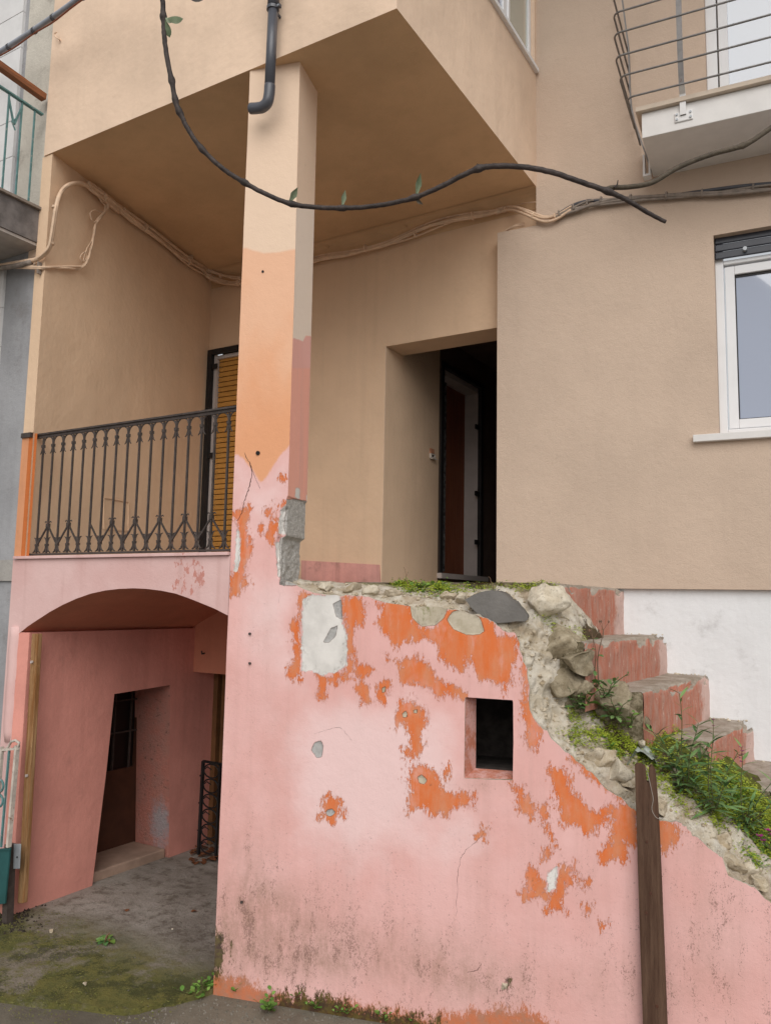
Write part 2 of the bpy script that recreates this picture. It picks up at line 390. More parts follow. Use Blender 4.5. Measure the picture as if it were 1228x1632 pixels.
PCH = ('orange', 'peach', 'beige', 'lilac', 'white', 'grey', 'tan', 'mossy', 'conc', 'pale', 'dirt', 'speck', 'band', 'mould', 'side')

def rubble_material():
    t = NT('rubble_masonry'); p = t.pos()
    st = t.n('ShaderNodeTexVoronoi', {'Vector': p, 'Scale': 6.0, 'Randomness': 1.0}, 1)
    dist = t.n('ShaderNodeTexVoronoi', {'Vector': p, 'Scale': 6.0}, 0, feature='DISTANCE_TO_EDGE')
    v = t.n('ShaderNodeSeparateColor', {0: st}, 0)
    col = t.mix(v, (.48, .40, .29), (.62, .55, .44))
    col = t.mix(t.mr(t.noise(p, 9, 8, .7), .38, .62, 0, .8), col, (.68, .63, .545))
    col = t.mix(t.mr(t.noise(p, 30, 9, .78), .555, .66, 0, .8), col, (.22, .165, .11))
    col = t.mix(t.mr(t.noise(p, 4, 6, .65), .5, .62, 0, .55), col, (.36, .255, .165))
    up = t.n('ShaderNodeSeparateXYZ', {0: t.n('ShaderNodeNewGeometry', out=1)}, 2)
    soil = t.mr(t.math('ADD', t.attr('soil'), t.math('MULTIPLY', t.math('SUBTRACT', t.noise(p, 12, 7, .7), .5), .9)), .40, .55)
    col = t.mix(soil, col, t.mix(t.noise(p, 60, 6, .7), (.060, .040, .024), (.13, .095, .055)))
    gm = t.mr(t.math('ADD', t.math('MULTIPLY', up, .5), t.math('ADD', t.math('MULTIPLY', t.attr('soil'), .35), t.noise(p, 8, 7, .7))), 1.03, 1.17)
    col = t.mix(t.math('MULTIPLY', gm, .8), col, t.mix(t.noise(p, 50, 4), (.07, .085, .012), (.16, .18, .03)))
    hb = t.math('ADD', t.math('MULTIPLY', t.mr(dist, 0, .2), .12), t.noise(p, 38, 9, .72))
    return t.done(col, .95, t.bump(hb, .9, .022), spec=.12)
MT['rubble'] = rubble_material()
def stone_material(name, c1, c2, moss=.5):
    t = NT(name); p = t.pos(); oi = t.n('ShaderNodeObjectInfo', out=5)
    col = t.mix(t.mr(t.noise(p, 16, 8, .7), .35, .65), c1, c2)
    col = t.mix(t.math('MULTIPLY', oi, .45), col, mul(c1, .55))
    col = t.mix(t.mr(t.noise(p, 60, 6, .75), .54, .68, 0, .8), col, mul(c1, .38))
    up = t.n('ShaderNodeSeparateXYZ', {0: t.n('ShaderNodeNewGeometry', out=1)}, 2)
    gm = t.mr(t.math('ADD', t.math('MULTIPLY', up, .4), t.noise(p, 10, 7, .7)), .92, 1.04, 0, moss)
    col = t.mix(gm, col, (.105, .115, .022))
    return t.done(col, .93, t.bump(t.noise(p, 34, 9, .72), .8, .012), spec=.12)
MT['stone'] = stone_material('limestone_rubble', (.42, .335, .225), (.64, .56, .44))
MT['stone_pale'] = stone_material('pale_limestone', (.56, .48, .36), (.72, .65, .53), .3)
MT['pebble'] = stone_material('yard_pebble', (.13, .115, .09), (.25, .225, .19), .2)

def step_material():
    t = NT('worn_painted_step'); p = t.pos()
    nrm = t.n('ShaderNodeNewGeometry', out=1)
    up = t.n('ShaderNodeSeparateXYZ', {0: nrm}, 2); nx = t.n('ShaderNodeSeparateXYZ', {0: nrm}, 0)
    conc = t.mix(t.mr(t.noise(p, 7, 8, .7), .35, .65), (.27, .225, .175), (.43, .375, .32))
    conc = t.mix(t.mr(t.noise(p, 45, 6, .75), .55, .68, 0, .7), conc, (.12, .085, .06))
    edge = t.attr('edge')              # metres from the facade along the riser
    nz = t.noise(p, 7, 7, .7)
    red = t.mix(t.mr(t.noise(t.pos(3, 3, .6), 8, 8, .72), .35, .68), (.46, .165, .105), (.45, .265, .21))
    pinkw = t.mix(t.noise(t.pos(4, 4, .8), 7, 7, .7), (.62, .47, .42), (.56, .36, .31))
    paint = t.mix(t.mr(t.math('ADD', edge, t.math('MULTIPLY', t.math('SUBTRACT', nz, .5), .35)), .20, .30), pinkw, red)
    fl = t.mr(t.noise(t.pos(1.6, 1.6, .55), 24, 8, .78), .60, .625)
    paint = t.mix(t.math('MULTIPLY', fl, .85), paint, (.62, .52, .45))
    paint = t.mix(t.mr(t.noise(t.pos(2, 2, .7), 30, 7, .75), .58, .66, 0, .6), paint, (.13, .065, .045))
    wear = t.mr(t.math('ADD', up, t.math('MULTIPLY', t.math('SUBTRACT', t.noise(p, 12, 9, .75), .5), 1.5)), .38, .50)
    col = t.mix(wear, paint, conc)
    rough_side = t.mr(t.math('ADD', t.attr('side'), t.math('MULTIPLY', t.math('SUBTRACT', nz, .5), .3)), .45, .55)
    sidec = t.mix(t.mr(t.noise(p, 20, 8, .75), .4, .62), (.10, .08, .045), (.31, .26, .18))
    col = t.mix(rough_side, col, sidec)
    return t.done(col, .92, t.bump(t.noise(p, 40, 8, .72), .6, .012, t.bump(fl, -.4, .004)), spec=.15)
MT['step'] = step_material()

def yard_material():
    t = NT('mossy_yard_concrete'); p = t.pos()
    n1 = t.noise(p, 1.9, 9, .68); n2 = t.noise(p, 11, 9, .72); n3 = t.noise(p, 70, 5, .75)
    col = t.mix(t.mr(n1, .35, .65), (.235, .205, .175), (.35, .315, .275))
    col = t.mix(t.mr(n2, .47, .66, 0, .75), col, (.10, .075, .055)); col = t.mix(t.mr(t.noise(t.pos(1, 2.2, 1), 3.1, 9, .7), .53, .60, 0, .5), col, (.33, .29, .255))
    sy = t.n('ShaderNodeSeparateXYZ', {0: p}, 1)
    open_ = t.mr(sy, 3.95, 3.35)        # the part that rain reaches, outside the arch
    mo = t.math('MULTIPLY', open_, t.mr(t.math('ADD', t.noise(p, 2.6, 8, .68), t.math('MULTIPLY', n2, .25)), .50, .66))
    col = t.mix(t.math('MULTIPLY', open_, .45), col, (.175, .130, .068))
    col = t.mix(t.math('MULTIPLY', mo, .9), col, t.mix(t.mr(n2, .35, .65), (.085, .092, .016), (.165, .150, .036)))
    dk = t.math('MULTIPLY', open_, t.mr(t.math('ADD', t.noise(p, 4.3, 12, .78), t.math('MULTIPLY', n3, .3)), .655, .70))
    col = t.mix(t.math('MULTIPLY', dk, .65), col, (.045, .048, .018))
    col = t.mix(t.mr(n3, .62, .72, 0, .6), col, (.32, .28, .23))
    nb = t.bump(n3, .8, .008, t.bump(n2, .8, .03))
    return t.done(col, .85, nb, spec=.25)
MT['yard'] = yard_material()
MT['strip'] = stucco('damp_earth_and_gravel', (.150, .130, .100), 1.0, .35, .1, .6, 70)
MT['gravel'] = stucco('pale_bounce_ground', (.27, .25, .225), .9, .25, .1, .4, 60)

# ================================================================== ground
g = M(); g.poly((-120, -120, ZG - .036), (120, -120, ZG - .036), (120, 120, ZG - .036), (-120, 120, ZG - .036))  # wide sheet kept pale to bounce light into the loggia
tag(g.build('ground', MT['gravel']), kind='structure')
edge = [PZ(x, y, ZG)[:2] for x, y in ((0, 1588), (60, 1597), (130, 1601), (165, 1606), (200, 1609), (222, 1606), (240, 1601), (262, 1595), (278, 1594), (296, 1588), (318, 1583), (340, 1575))]
edge = [np.array((-9.0, edge[0][1] - .6 * 1.2))] + edge
yd = M(); n0 = len(edge)
top = [(*e, ZG) for e in edge]
far = [(-3.10, 3.62, ZG), (-2.9, 6.2, ZG), (-9.0, 6.2, ZG)]
yd.poly(*(top + far))
for a, b in zip(edge[:-1], edge[1:]): yd.poly((*a, ZG - .06), (*b, ZG - .06), (*b, ZG), (*a, ZG))
tag(yd.build('yard', MT['yard']), kind='structure')

gs = M(); gs.poly(*[(x, y, ZG - .031) for x, y in ((-6.0, 1.6), (2.5, 3.0), (2.5, 5.2), (-.2, 4.5), (-3.0, 3.9), (-3.4, 3.9), (-9.0, 3.6), (-9.0, 1.6))])
tag(gs.build('gravel_strip', MT['strip']), kind='structure')

# ================================================================== house
H = thing('house', 'old beige and pink house with overhanging upper floor, open loggia and arched cellar', 'house', (-3.0, 5.8, ZG))
TOP = 6.6
# --- jetty (the overhanging upper floor)
JX0, JX1, JY = -5.135, -2.095, 3.512
j = M()
j.poly((JX0, JY, ZS), (JX1, JY, ZS), (JX1, JY, TOP), (JX0, JY, TOP))
wz = PX(853, 108, JX1)[2] - .02; wy0, wy1 = 4.05, 5.668
def JS(u, z, t): return np.array((JX1 - t, u, z))
j.wall(JS, JY, 5.705, ZS, TOP, [(wy0, wy1, wz, 6.0, .10)])
j.poly((JX0, JY, ZS), (JX0, JY, TOP), (JX0, 5.8, TOP), (JX0, 5.8, ZS))
j.build('upper_wall', MT['beige'], H)
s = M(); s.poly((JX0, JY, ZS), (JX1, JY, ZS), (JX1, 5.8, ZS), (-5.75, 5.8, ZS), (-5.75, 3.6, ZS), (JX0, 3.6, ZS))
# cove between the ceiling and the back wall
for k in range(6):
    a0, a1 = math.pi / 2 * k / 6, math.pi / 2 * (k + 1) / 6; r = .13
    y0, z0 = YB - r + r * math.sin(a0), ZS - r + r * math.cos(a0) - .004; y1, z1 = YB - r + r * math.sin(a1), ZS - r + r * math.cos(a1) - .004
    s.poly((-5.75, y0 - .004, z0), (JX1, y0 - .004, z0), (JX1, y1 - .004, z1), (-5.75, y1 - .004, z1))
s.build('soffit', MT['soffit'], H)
for px, py in ((395, 915), (690, 838), (1040, 742)):      # ribs that run down from the ceiling into the cove
    x, y = 360 + px / 2.3615, py / 2.3615
    P = PY(x, y, YB - .03); m = M()
    m.tube([P + np.array((-.30, -.42, .16)), P + np.array((-.16, -.22, .10)), P + np.array((-.04, -.05, .02)), P + np.array((.0, .0, -.03))], [.02, .045, .05, .03], 8)
    m.build('ceiling_rib', MT['soffit'], H, smooth=True)
rf = M(); rf.box((-9.5, 3.6, TOP), (4, 11, TOP + .2)); rf.build('roof_light_block', MT['concrete'], H)  # unseen slab over the house, added to block light from above
# window in the flank of the jetty
fw = M()
for (u0, u1, z0, z1) in ((wy0, wy1, wz, wz + .05), (wy0, wy0 + .05, wz + .05, 6.0), (wy1 - .045, wy1, wz + .05, 6.0), (5.10, 5.17, wz + .05, 6.0)):
    fw.box((JX1 - .03, u0, z0), (JX1 - .085, u1, z1))
fw.box((JX1 - .02, 5.17, wz + .05), (JX1 - .07, 5.205, 6.0))
wf = fw.build('window', MT['white_frame'], H, bevel=.004)
m = M(); m.box((JX1 - .045, wy0 + .05, wz + .05), (JX1 - .06, 5.10, 6.0)); m.build('pane', MT['glass'], wf)
m = M(); m.box((JX1 - .045, 5.205, wz + .05), (JX1 - .06, wy1 - .045, 6.0)); m.build('pane', MT['curtain_glass'], wf)
m = M(); m.box((JX1 + .03, wy0 - .05, wz - .035), (JX1 - .09, wy1 + .02, wz)); m.build('sill', MT['white_frame'], wf, bevel=.004)
# --- loggia walls
LW0, LW1 = np.array((-5.045, YP, 0)), np.array((-5.585, YB, 0)); LD = (LW1 - LW0) / np.linalg.norm(LW1 - LW0); LN = np.array((-LD[1], LD[0], 0)); LN = LN if LN[0] > 0 else -LN
LL = np.linalg.norm(LW1 - LW0)
def L(u, z, t=0.0): return LW0 + LD * u + LN * t + _z * z      # t > 0 stands out into the loggia
m = M(); m.poly(L(0, ZF - .1), L(LL, ZF - .1), L(LL, ZS), L(0, ZS))
m.poly((-5.16, YP, 1.155), (-5.045, YP, 1.155), (-5.045, YP, ZS - .002), (-5.16, YP, ZS - .002))
m.poly((-5.16, YP, 1.155), (-5.16, YP, ZS), (-5.16, 3.9, ZS), (-5.16, 3.9, 1.155))
m.build('loggia_side_wall', MT['loggia'], H)
DX0, DX1, DZ = -5.575, -4.62, 2.478
NX, NR, NZ = -3.505, -2.41, 2.213
def BW(u, z, t): return np.array((u, YB + t, z))
m = M(); m.wall(BW, -5.75, -2.05, -.1, ZS + .02, [(DX0, DX1, ZF, DZ, .12), (NX, NR, -.1, NZ, .0015)])
m.poly((NX + .001, YB + .0015, NZ), (NR, YB + .0015, NZ), (NR, YB + .298, NZ), (NX + .001, YB + .298, NZ))
m.build('loggia_back_wall', MT['loggia'], H)
def bw_strip(x, y): return PY(x, y, YB - .012)
m = M(); a, b, c, d = bw_strip(480, 893), bw_strip(604, 900), bw_strip(606, 938), bw_strip(480, 935)
m.hexa([d, c, c + (0, .012, 0), d + (0, .012, 0)], [a, b, b + (0, .012, 0), a + (0, .012, 0)]); m.build('base_strip', stucco('worn_red_base_strip', (.66, .345, .30), .5, .25, .25, .45, 60), H)
fl4 = [(-5.75, YP + .02), (-3.17, YP + .02), (-3.17, 3.75), (-4.40, YB), (-5.75, YB)]
m = M(); m.poly(*[(x, y, ZF) for x, y in fl4]); m.poly(*[(x, y, ZF - .15) for x, y in fl4])
for (a, b), (c, d) in zip(fl4, fl4[1:]): m.poly((a, b, ZF - .15), (c, d, ZF - .15), (c, d, ZF), (a, b, ZF))
m.build('loggia_floor', MT['concrete'], H)
m = M(); m.poly(*[(x, y, .045) for x, y in ((-4.5, 5.9), (-3.0, 4.0), (-1.62, 4.45), (-1.52, 5.75), (-2.0, 9.6), (-3.6, 9.6), (-3.6, 5.9))]); m.build('landing', MT['concrete'], H)
# hatch in the side wall behind the railing
m = M()
def PL(x, y, t=0.004): return on(x, y, LW0 + LN * t, LN)
h = [PL(166, 793), PL(205, 800), PL(205, 846), PL(166, 843)]
for a, b in zip(h, h[1:] + h[:1]): m.bar(a, b, .008, .008)
m.build('hatch_frame', MT['loggia'], H)
# --- loggia door with a lowered shutter
dk = M()
for (u0, u1, z0, z1) in ((DX0 + .0, DX0 + .055, ZF, DZ), (DX0 + .055, DX1, DZ - .05, DZ)): dk.box((u0, YB - .03, z0), (u1, YB + .012, z1))
for q in (2.28, 1.38): dk.box((DX0 + .055, YB - .02, q), (DX0 + .12, YB - .005, q + .05))
df = dk.build('shutter_door', MT['black_iron'], H)
m = M(); m.box((DX0 + .056, YB + .012, ZF), (DX0 + .088, YB + .11, DZ - .055)); m.build('jamb', MT['jamb_grey'], df)
m = M(); m.box((DX0 + .088, YB + .02, DZ - .09), (DX1, YB + .11, DZ - .055)); m.build('head_jamb', MT['jamb_grey'], df)
for k in range(42):
    z0 = ZF + k * .0515; m = M(); m.box((DX0 + .090, YB + .045, z0), (DX1, YB + .057, z0 + .046))
    if k == 0: sl = m.build('slat', MT['ochre_slat'], df, bevel=.006)
    else: clone(sl, (0, 0, k * .0515))
m = M(); m.box((DX0 + .09, YB + .09, ZF), (DX1, YB + .10, DZ)); m.build('shutter_backing', MT['darkdoor'], df)
# --- passage beside the loggia, with a door in its left wall
def NW(u, z, t): return np.array((NX - t, u, z))
DY0, DY1, DZ0, DZ1 = 6.865, 7.86, .285, 2.375
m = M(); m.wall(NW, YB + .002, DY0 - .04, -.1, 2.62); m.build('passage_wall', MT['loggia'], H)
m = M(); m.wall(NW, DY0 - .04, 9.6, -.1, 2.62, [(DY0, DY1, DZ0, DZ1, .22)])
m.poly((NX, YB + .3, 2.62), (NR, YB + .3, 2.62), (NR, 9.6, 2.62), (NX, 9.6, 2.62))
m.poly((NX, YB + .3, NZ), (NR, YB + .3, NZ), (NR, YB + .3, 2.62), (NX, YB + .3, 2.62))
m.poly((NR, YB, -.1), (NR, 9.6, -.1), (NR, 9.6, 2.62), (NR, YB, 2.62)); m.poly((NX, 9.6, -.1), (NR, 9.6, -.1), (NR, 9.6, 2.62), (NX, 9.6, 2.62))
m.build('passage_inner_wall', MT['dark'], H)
dm = M()
for (u0, u1, z0, z1) in ((DY0 - .005, DY0 + .05, DZ0, DZ1), (DY1 - .06, DY1, DZ0, DZ1), (DY0 + .05, DY1 - .06, DZ1 - .05, DZ1)): dm.box((NX + .012, u0, z0), (NX - .03, u1, z1))
for q in (.62, 1.14, 1.86): dm.box((NX - .005, DY1 - .16, q), (NX - .02, DY1 - .06, q + .05))
m_door = dm.build('side_door', MT['black_iron'], H)
m = M(); m.box((NX - .03, DY1 - .055, DZ0), (NX - .215, DY1 - .003, DZ1 - .05)); m.box((NX - .03, DY0 + .05, DZ1 - .105), (NX - .215, DY1 - .055, DZ1 - .052)); m.build('jamb', MT['jamb_grey'], m_door)
m = M()
for k in range(9): m.box((NX - .19, DY0 + .36 + k * .066, DZ0), (NX - .2 - .006 * (k % 2), DY0 + .36 + (k + 1) * .066, DZ1 - .1))
m.build('wood_panel', MT['reddoor'], m_door)
m = M(); m.box((NX - .12, DY0 + .07, DZ0 + .03), (NX - .135, DY0 + .355, DZ1 - .12)); m.build('pane', plain('figured_grey_glass', (.17, .165, .165), .25, 0, .7, 28, .5, 40, .5), m_door)
m = M(); m.box((NX + .05, DY0 - .05, DZ0 - .05), (NX - .2, DY1 + .06, DZ0)); m.build('threshold', MT['jamb_grey'], m_door)
P = PX(687, 727, NX); m = M(); m.box((NX - .01, P[1] - .035, P[2] - .005), (NX + .012, P[1] + .035, P[2] + .07)); m.build('wall_box_recess', MT['brick'], H)
bx = thing('doorbell_box', 'small broken ivory box fixed in the beige passage wall left of the side door', 'junction box', (NX, P[1], P[2] - .03))
m = M(); m.box((NX + .002, P[1] - .04, P[2] - .03), (NX + .035, P[1] + .06, P[2] - .022)); m.build('flap', MT['box'], bx)
m = M()
for (a0, a1, z0, z1) in ((-.045, -.03, -.02, .02), (.03, .045, -.02, .02), (-.03, .03, -.02, -.01), (-.03, .03, .01, .02)): m.box((NX + .002, P[1] + a0, P[2] + z0), (NX + .022, P[1] + a1, P[2] + z1))
m.build('frame', MT['box'], bx)
m = M(); m.box((NX + .014, P[1] - .015, P[2] - .006), (NX + .018, P[1] + .015, P[2] + .006)); m.build('terminal', MT['black_iron'], bx)

# --- facade on the right, a few degrees off the loggia
WB0, WB1 = bz(1136.5, 400)[0], 3.0; WZ0, WZ1 = 1.19, bz(1136.5, 375)[1]
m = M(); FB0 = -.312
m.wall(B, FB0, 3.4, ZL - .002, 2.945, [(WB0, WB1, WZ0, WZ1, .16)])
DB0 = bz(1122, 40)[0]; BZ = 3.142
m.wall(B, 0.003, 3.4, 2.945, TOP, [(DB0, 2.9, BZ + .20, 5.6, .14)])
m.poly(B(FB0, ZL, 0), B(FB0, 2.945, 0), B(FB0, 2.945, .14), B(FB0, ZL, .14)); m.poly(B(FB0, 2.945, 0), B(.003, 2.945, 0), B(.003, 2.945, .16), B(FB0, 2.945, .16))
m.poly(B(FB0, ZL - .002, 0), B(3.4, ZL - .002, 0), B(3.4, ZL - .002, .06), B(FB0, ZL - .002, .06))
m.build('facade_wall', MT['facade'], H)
m = M(); m.wall(B, .585, 3.4, ZG - .3, ZL + .01)
for k in range(len(m.v)): m.v[k] = tuple(np.array(m.v[k]) + BN * .045)
m.poly(B(.585, ZG, .0), B(.585, ZL, .0), B(.585, ZL, .05), B(.585, ZG, .05))
m.build('basement_wall', MT['white_wall'], H)
m = M(); m.wall(B, -.4, .585, ZG - .3, ZL - .004); m.build('footing_wall', MT['concrete'], H)
# kitchen window with its half raised roller shutter
wm = M(); zt = bz(1150, 424, .10)[1]
x0 = WB0
for (u0, u1, z0, z1) in ((x0, x0 + .055, WZ0, WZ1), (x0 + .055, WB1, WZ0, WZ0 + .045), (x0 + .055, WB1, zt - .0, zt + .03)): wm.bbox(u0, u1, z0, z1, .085, .15)
for (u0, u1, z0, z1) in ((x0 + .062, x0 + .125, WZ0 + .05, zt - .012), (x0 + .125, WB1, WZ0 + .05, WZ0 + .115), (x0 + .125, WB1, zt - .075, zt - .012)): wm.bbox(u0, u1, z0, z1, .10, .15)
kw = wm.build('window', MT['white_frame'], H, bevel=.005)
m = M(); m.bbox(x0 + .125, WB1, WZ0 + .115, zt - .075, .125, .135); m.build('pane', MT['glass'], kw)
m = M(); m.bbox(x0 + .125, x0 + .133, WZ0 + .115, zt - .075, .118, .126); m.bbox(x0 + .133, WB1, WZ0 + .115, WZ0 + .122, .118, .126); m.bbox(x0 + .133, WB1, zt - .093, zt - .075, .118, .126); m.build('gasket_and_shade_bar', MT['black_iron'], kw)  # seal bars; the thicker top bar stands for shade under the shutter
m = M(); m.bbox(x0 - .165, WB1 + .1, WZ0 - .052, WZ0 - .002, -.045, .16); m.build('sill', MT['slab_white'], kw, bevel=.004)
for k in range(4):
    z0 = zt + .034 + k * .058
    m = M(); m.bbox(x0 + .004, WB1 - .005, z0, z0 + .053, .05 + .004 * k, .068 + .004 * k); o = m.build('shutter_slat', MT['black_slat'], kw, bevel=.007)
m = M(); P = B(x0 + .2, zt + .07, .045); m.tube([P, P - BN * .03], .014, 10); m.build('shutter_stop', MT['plate'], kw)
# balcony slab and balcony door
b0 = bz(1040, 283)[0]; BDp = .55
fz = bz(1019, 182, -BDp)[1]
m = M(); m.bbox(b0, 3.2, BZ, fz, -BDp, 0); m.build('balcony_slab', MT['slab_white'], H, bevel=.004)
m = M(); m.bbox(b0 - .035, 3.22, fz + .002, fz + .035, -BDp - .035, 0); m.build('balcony_paving', MT['trim_beige'], H, bevel=.003)
dm = M(); q0 = DB0
for (u0, u1, z0, z1) in ((q0 + .0, q0 + .075, BZ + .2, 5.6), (q0 + .085, q0 + .15, BZ + .26, 5.55), (q0 + .15, 2.9, BZ + .26, BZ + .34)): dm.bbox(u0, u1, z0, z1, .07, .13)
bd = dm.build('balcony_door', MT['white_frame'], H, bevel=.005)
m = M(); m.bbox(q0 + .15, 2.9, BZ + .34, 5.55, .10, .112); m.build('pane', MT['bright_glass'], bd)
# --- parapet with the cellar arch
arch = [PY(x, y, YP) for x, y in ((30, 1010), (45, 998), (60, 988), (80, 975), (100, 964), (122, 954), (145, 946), (168, 941), (190, 938.5), (212, 937.5), (235, 938.5), (258, 941.5), (280, 946), (300, 953), (320, 961), (342, 970), (363, 981))]
arch = [np.array((p[0], YP, p[2])) for p in arch]; arch[-1][0] = -3.152
m = M(); xl = -5.175
for a, b in zip(arch[:-1], arch[1:]): m.poly(a, b, (b[0], YP, ZF), (a[0], YP, ZF))
m.poly((xl, YP, ZG), (arch[0][0], YP, ZG), arch[0], (arch[0][0], YP, ZF), (xl, YP, ZF))
m.poly((xl, YP, ZG), (xl, YP, ZF), (xl, YP + .4, ZF), (xl, YP + .4, ZG))
pm = NT('pink_parapet_paint'); p = pm.pos(); pk = pm.mix(pm.mr(pm.noise(p, 2.5, 6), .3, .7), (.63, .40, .375), (.69, .475, .45))
fl = pm.mr(pm.math('ADD', pm.noise(pm.pos(1, 1, .6), 30, 8, .75), pm.math('MULTIPLY', pm.spot(tuple(PY(300, 915, YP)), .16, wob=.05), .22)), .74, .77)
pk = pm.mix(fl, pk, (.53, .24, .20)); pk = pm.mix(pm.mr(pm.noise(pm.pos(12, 12, .8), 1, 6), .5, .75, 0, .35), pk, (.46, .26, .23))
cr = pm.n('ShaderNodeTexVoronoi', {'Vector': p, 'Scale': 5.0}, 0, feature='DISTANCE_TO_EDGE')
crk = pm.math('MULTIPLY', pm.mr(cr, .006, .003), pm.mr(pm.noise(p, 3.1, 4), .60, .66)); pk = pm.mix(crk, pk, (.30, .16, .14))
MT['parapet'] = pm.done(pk, .9, pm.bump(pm.noise(p, 120, 4, .7), .3, .004, pm.bump(pm.noise(p, 20, 6), .25, .012, pm.bump(fl, -.4, .004))), spec=.15)
m.build('parapet_wall', MT['parapet'], H)
m = M(); m.box((-5.15, YP - .022, ZF + .002), (-3.156, YP + .16, ZF + .022)); m.build('parapet_coping', MT['parapet'], H, bevel=.003)
m = M()
for a, b in zip(arch[:-1], arch[1:]): m.poly(a, b, b + (0, 2.6, 0), a + (0, 2.6, 0))
m.poly(arch[-1], arch[-1] + (.25, .2, -.1), arch[-1] + (.25, 2.6, -.1), arch[-1] + (0, 2.6, 0))
m.build('vault', MT['vault'], H)
# swollen plaster roll down the pier left of the arch
m = M(); path = [(-5.10 + .003 * math.sin(k * 1.7), YP + .026, -.22 - k * .065) for k in range(13)]
m.tube(path, [.050, .053, .054, .054, .053, .053, .052, .053, .052, .052, .051, .048, .040], 12); m.build('swollen_plaster', MT['parapet'], H, smooth=True)
# orange pier beside the railing
op = stucco('orange_pier_paint', (.62, .285, .15), .35, .12, .1); op2 = stucco('deep_orange_pier_paint', (.46, .135, .04), .35, .12, .1)
m = M(); m.box((-5.165, YP - .002, ZF + .024), (-5.088, YP + .012, 1.155)); m.build('pier_face', op, H)
m = M(); m.poly((-5.086, YP - .003, ZF + .024), (-5.030, YP + .022, ZF + .024), (-5.030, YP + .022, 1.15), (-5.086, YP - .003, 1.15)); m.build('pier_return', op2, H)
# --- cellar: left wall with a deep doorway, back wall with a lintel beam
def CW(y, z, t=0.0): return np.array((-4.965 - .035 * (y - 3.55) / 1.6 - t, y, z))
ZV = -.255
def cwp(x, y):
    P = PX(x, y, -4.985); return P[1], P[2]
na, nb_, fa, fb = cwp(182, 1106), cwp(146, 1413), cwp(273, 1092), cwp(271, 1364)
na = (na[0], na[1]); nb_ = (nb_[0], ZG - .02); fb = (fb[0], ZG - .02)
nm = (na[0] - .035, -1.3)
m = M()
m.poly(CW(3.54, ZG - .02), CW(*nb_), CW(*nm), CW(*na), CW(na[0], ZV), CW(3.54, ZV)); m.poly(CW(*na), CW(*fa), CW(fa[0], ZV), CW(na[0], ZV)); m.poly(CW(*fa), CW(*fb), CW(5.46, ZG - .02), CW(5.46, ZV), CW(fa[0], ZV))
m.poly((-5.06, YP, ZG), CW(3.54, ZG), CW(3.54, ZV), (-5.06, YP, ZV))
m.poly(CW(3.54, ZV), CW(6.1, ZV), CW(6.1, ZV) + (-.2, 0, 0), CW(3.54, ZV) + (-.2, 0, 0))
m.build('cellar_side_wall', MT['pink_inner'], H)
DEP = .46
jm = NT('rough_pink_reveal'); p = jm.pos(); c = jm.mix(jm.mr(jm.noise(p, 6, 8, .7), .35, .65), (.62, .245, .19), (.54, .26, .21))
c = jm.mix(jm.mr(jm.noise(p, 24, 7, .7), .58, .66, 0, .7), c, (.16, .06, .04))
bc = CW(fb[0] - .01, -1.86, .10)
c = jm.mix(jm.math('MULTIPLY', jm.spot(tuple(bc), .17, wob=.07, scale=16, zs=.62, soft=.15), .75), c, (.42, .43, .46))
MT['reveal'] = jm.done(c, .92, jm.bump(jm.noise(p, 40, 8, .75), 1.0, .03), spec=.12)
m = M(); m.poly(CW(*fa), CW(*fb), CW(*fb, DEP), CW(*fa, DEP)); m.poly(CW(*na), CW(*fa), CW(*fa, DEP), CW(*na, DEP)); m.poly(CW(*nb_), CW(*nm), CW(*nm, DEP), CW(*nb_, DEP)); m.poly(CW(*nm), CW(*na), CW(*na, DEP), CW(*nm, DEP))
m.build('doorway_reveal', MT['reveal'], H)
dd = M(); y0, y1 = nb_[0] - .1, fb[0] + .02
def CD(y, z, t): return np.array((CW(4.6, 0)[0] - DEP + .06 - t, y, z))
dd.bbox(y0, y1, ZG + .0, -1.42, 0, .04, CD)
for y in (y0 + .02, y1 - .05): dd.bbox(y - .03, y + .05, -1.42, -.6, 0, .04, CD)
cd = dd.build('cellar_door', MT['darkdoor'], H)
m = M(); m.bbox(y0, y1, -1.42, -.6, .025, .035, CD); m.build('pane', MT['blackpane'], cd)
for y in np.linspace(y0 + .24, y1 - .14, 4):
    m = M(); m.bar(CD(y, -1.42, 0.005), CD(y, -.62, .005), .014); m.build('grille_bar', MT['iron'], cd)
for z in (-1.12, -.86):
    m = M(); m.bar(CD(y0 + .05, z, 0.0), CD(y1 - .05, z, 0.0), .012); m.build('grille_bar', MT['iron'], cd)
m = M(); m.bbox(nb_[0] - .1, fb[0] - .01, ZG - .01, ZG + .07, -.36, .02, CD); m.build('threshold', MT['marble'], cd, bevel=.012)
m = M(); m.box((-5.05, 5.175, -.628), (-3.05, 5.60, .02)); m.build('cellar_beam', MT['vault'], H)
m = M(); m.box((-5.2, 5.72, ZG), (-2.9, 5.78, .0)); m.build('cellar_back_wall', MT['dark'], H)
m = M(); m.box((-3.12, 3.75, ZG), (-3.05, 5.8, .0)); m.build('cellar_right_wall', MT['pink_inner'], H)
xf = CW(5.46, 0)[0] - .004; fr = M(); fr.box((xf, 5.44, ZG), (xf + .055, 5.52, -.62)); fr.box((xf + .075, 5.47, ZG), (xf + .12, 5.53, -.62)); bdk = fr.build('inner_door', plain('brown_door_frame', (.16, .075, .03), .7, var=.2), H)
m = M(); m.box((xf - .3, 5.54, ZG), (xf + 1.4, 5.57, -.60)); m.build('leaf', MT['darkdoor'], bdk)
P = PY(326, 1041, 5.17); m = M(); m.tube([P, P + (0, -.03, -.005), P + (0, -.035, .02)], .007); m.build('beam_hook', MT['iron'], H)

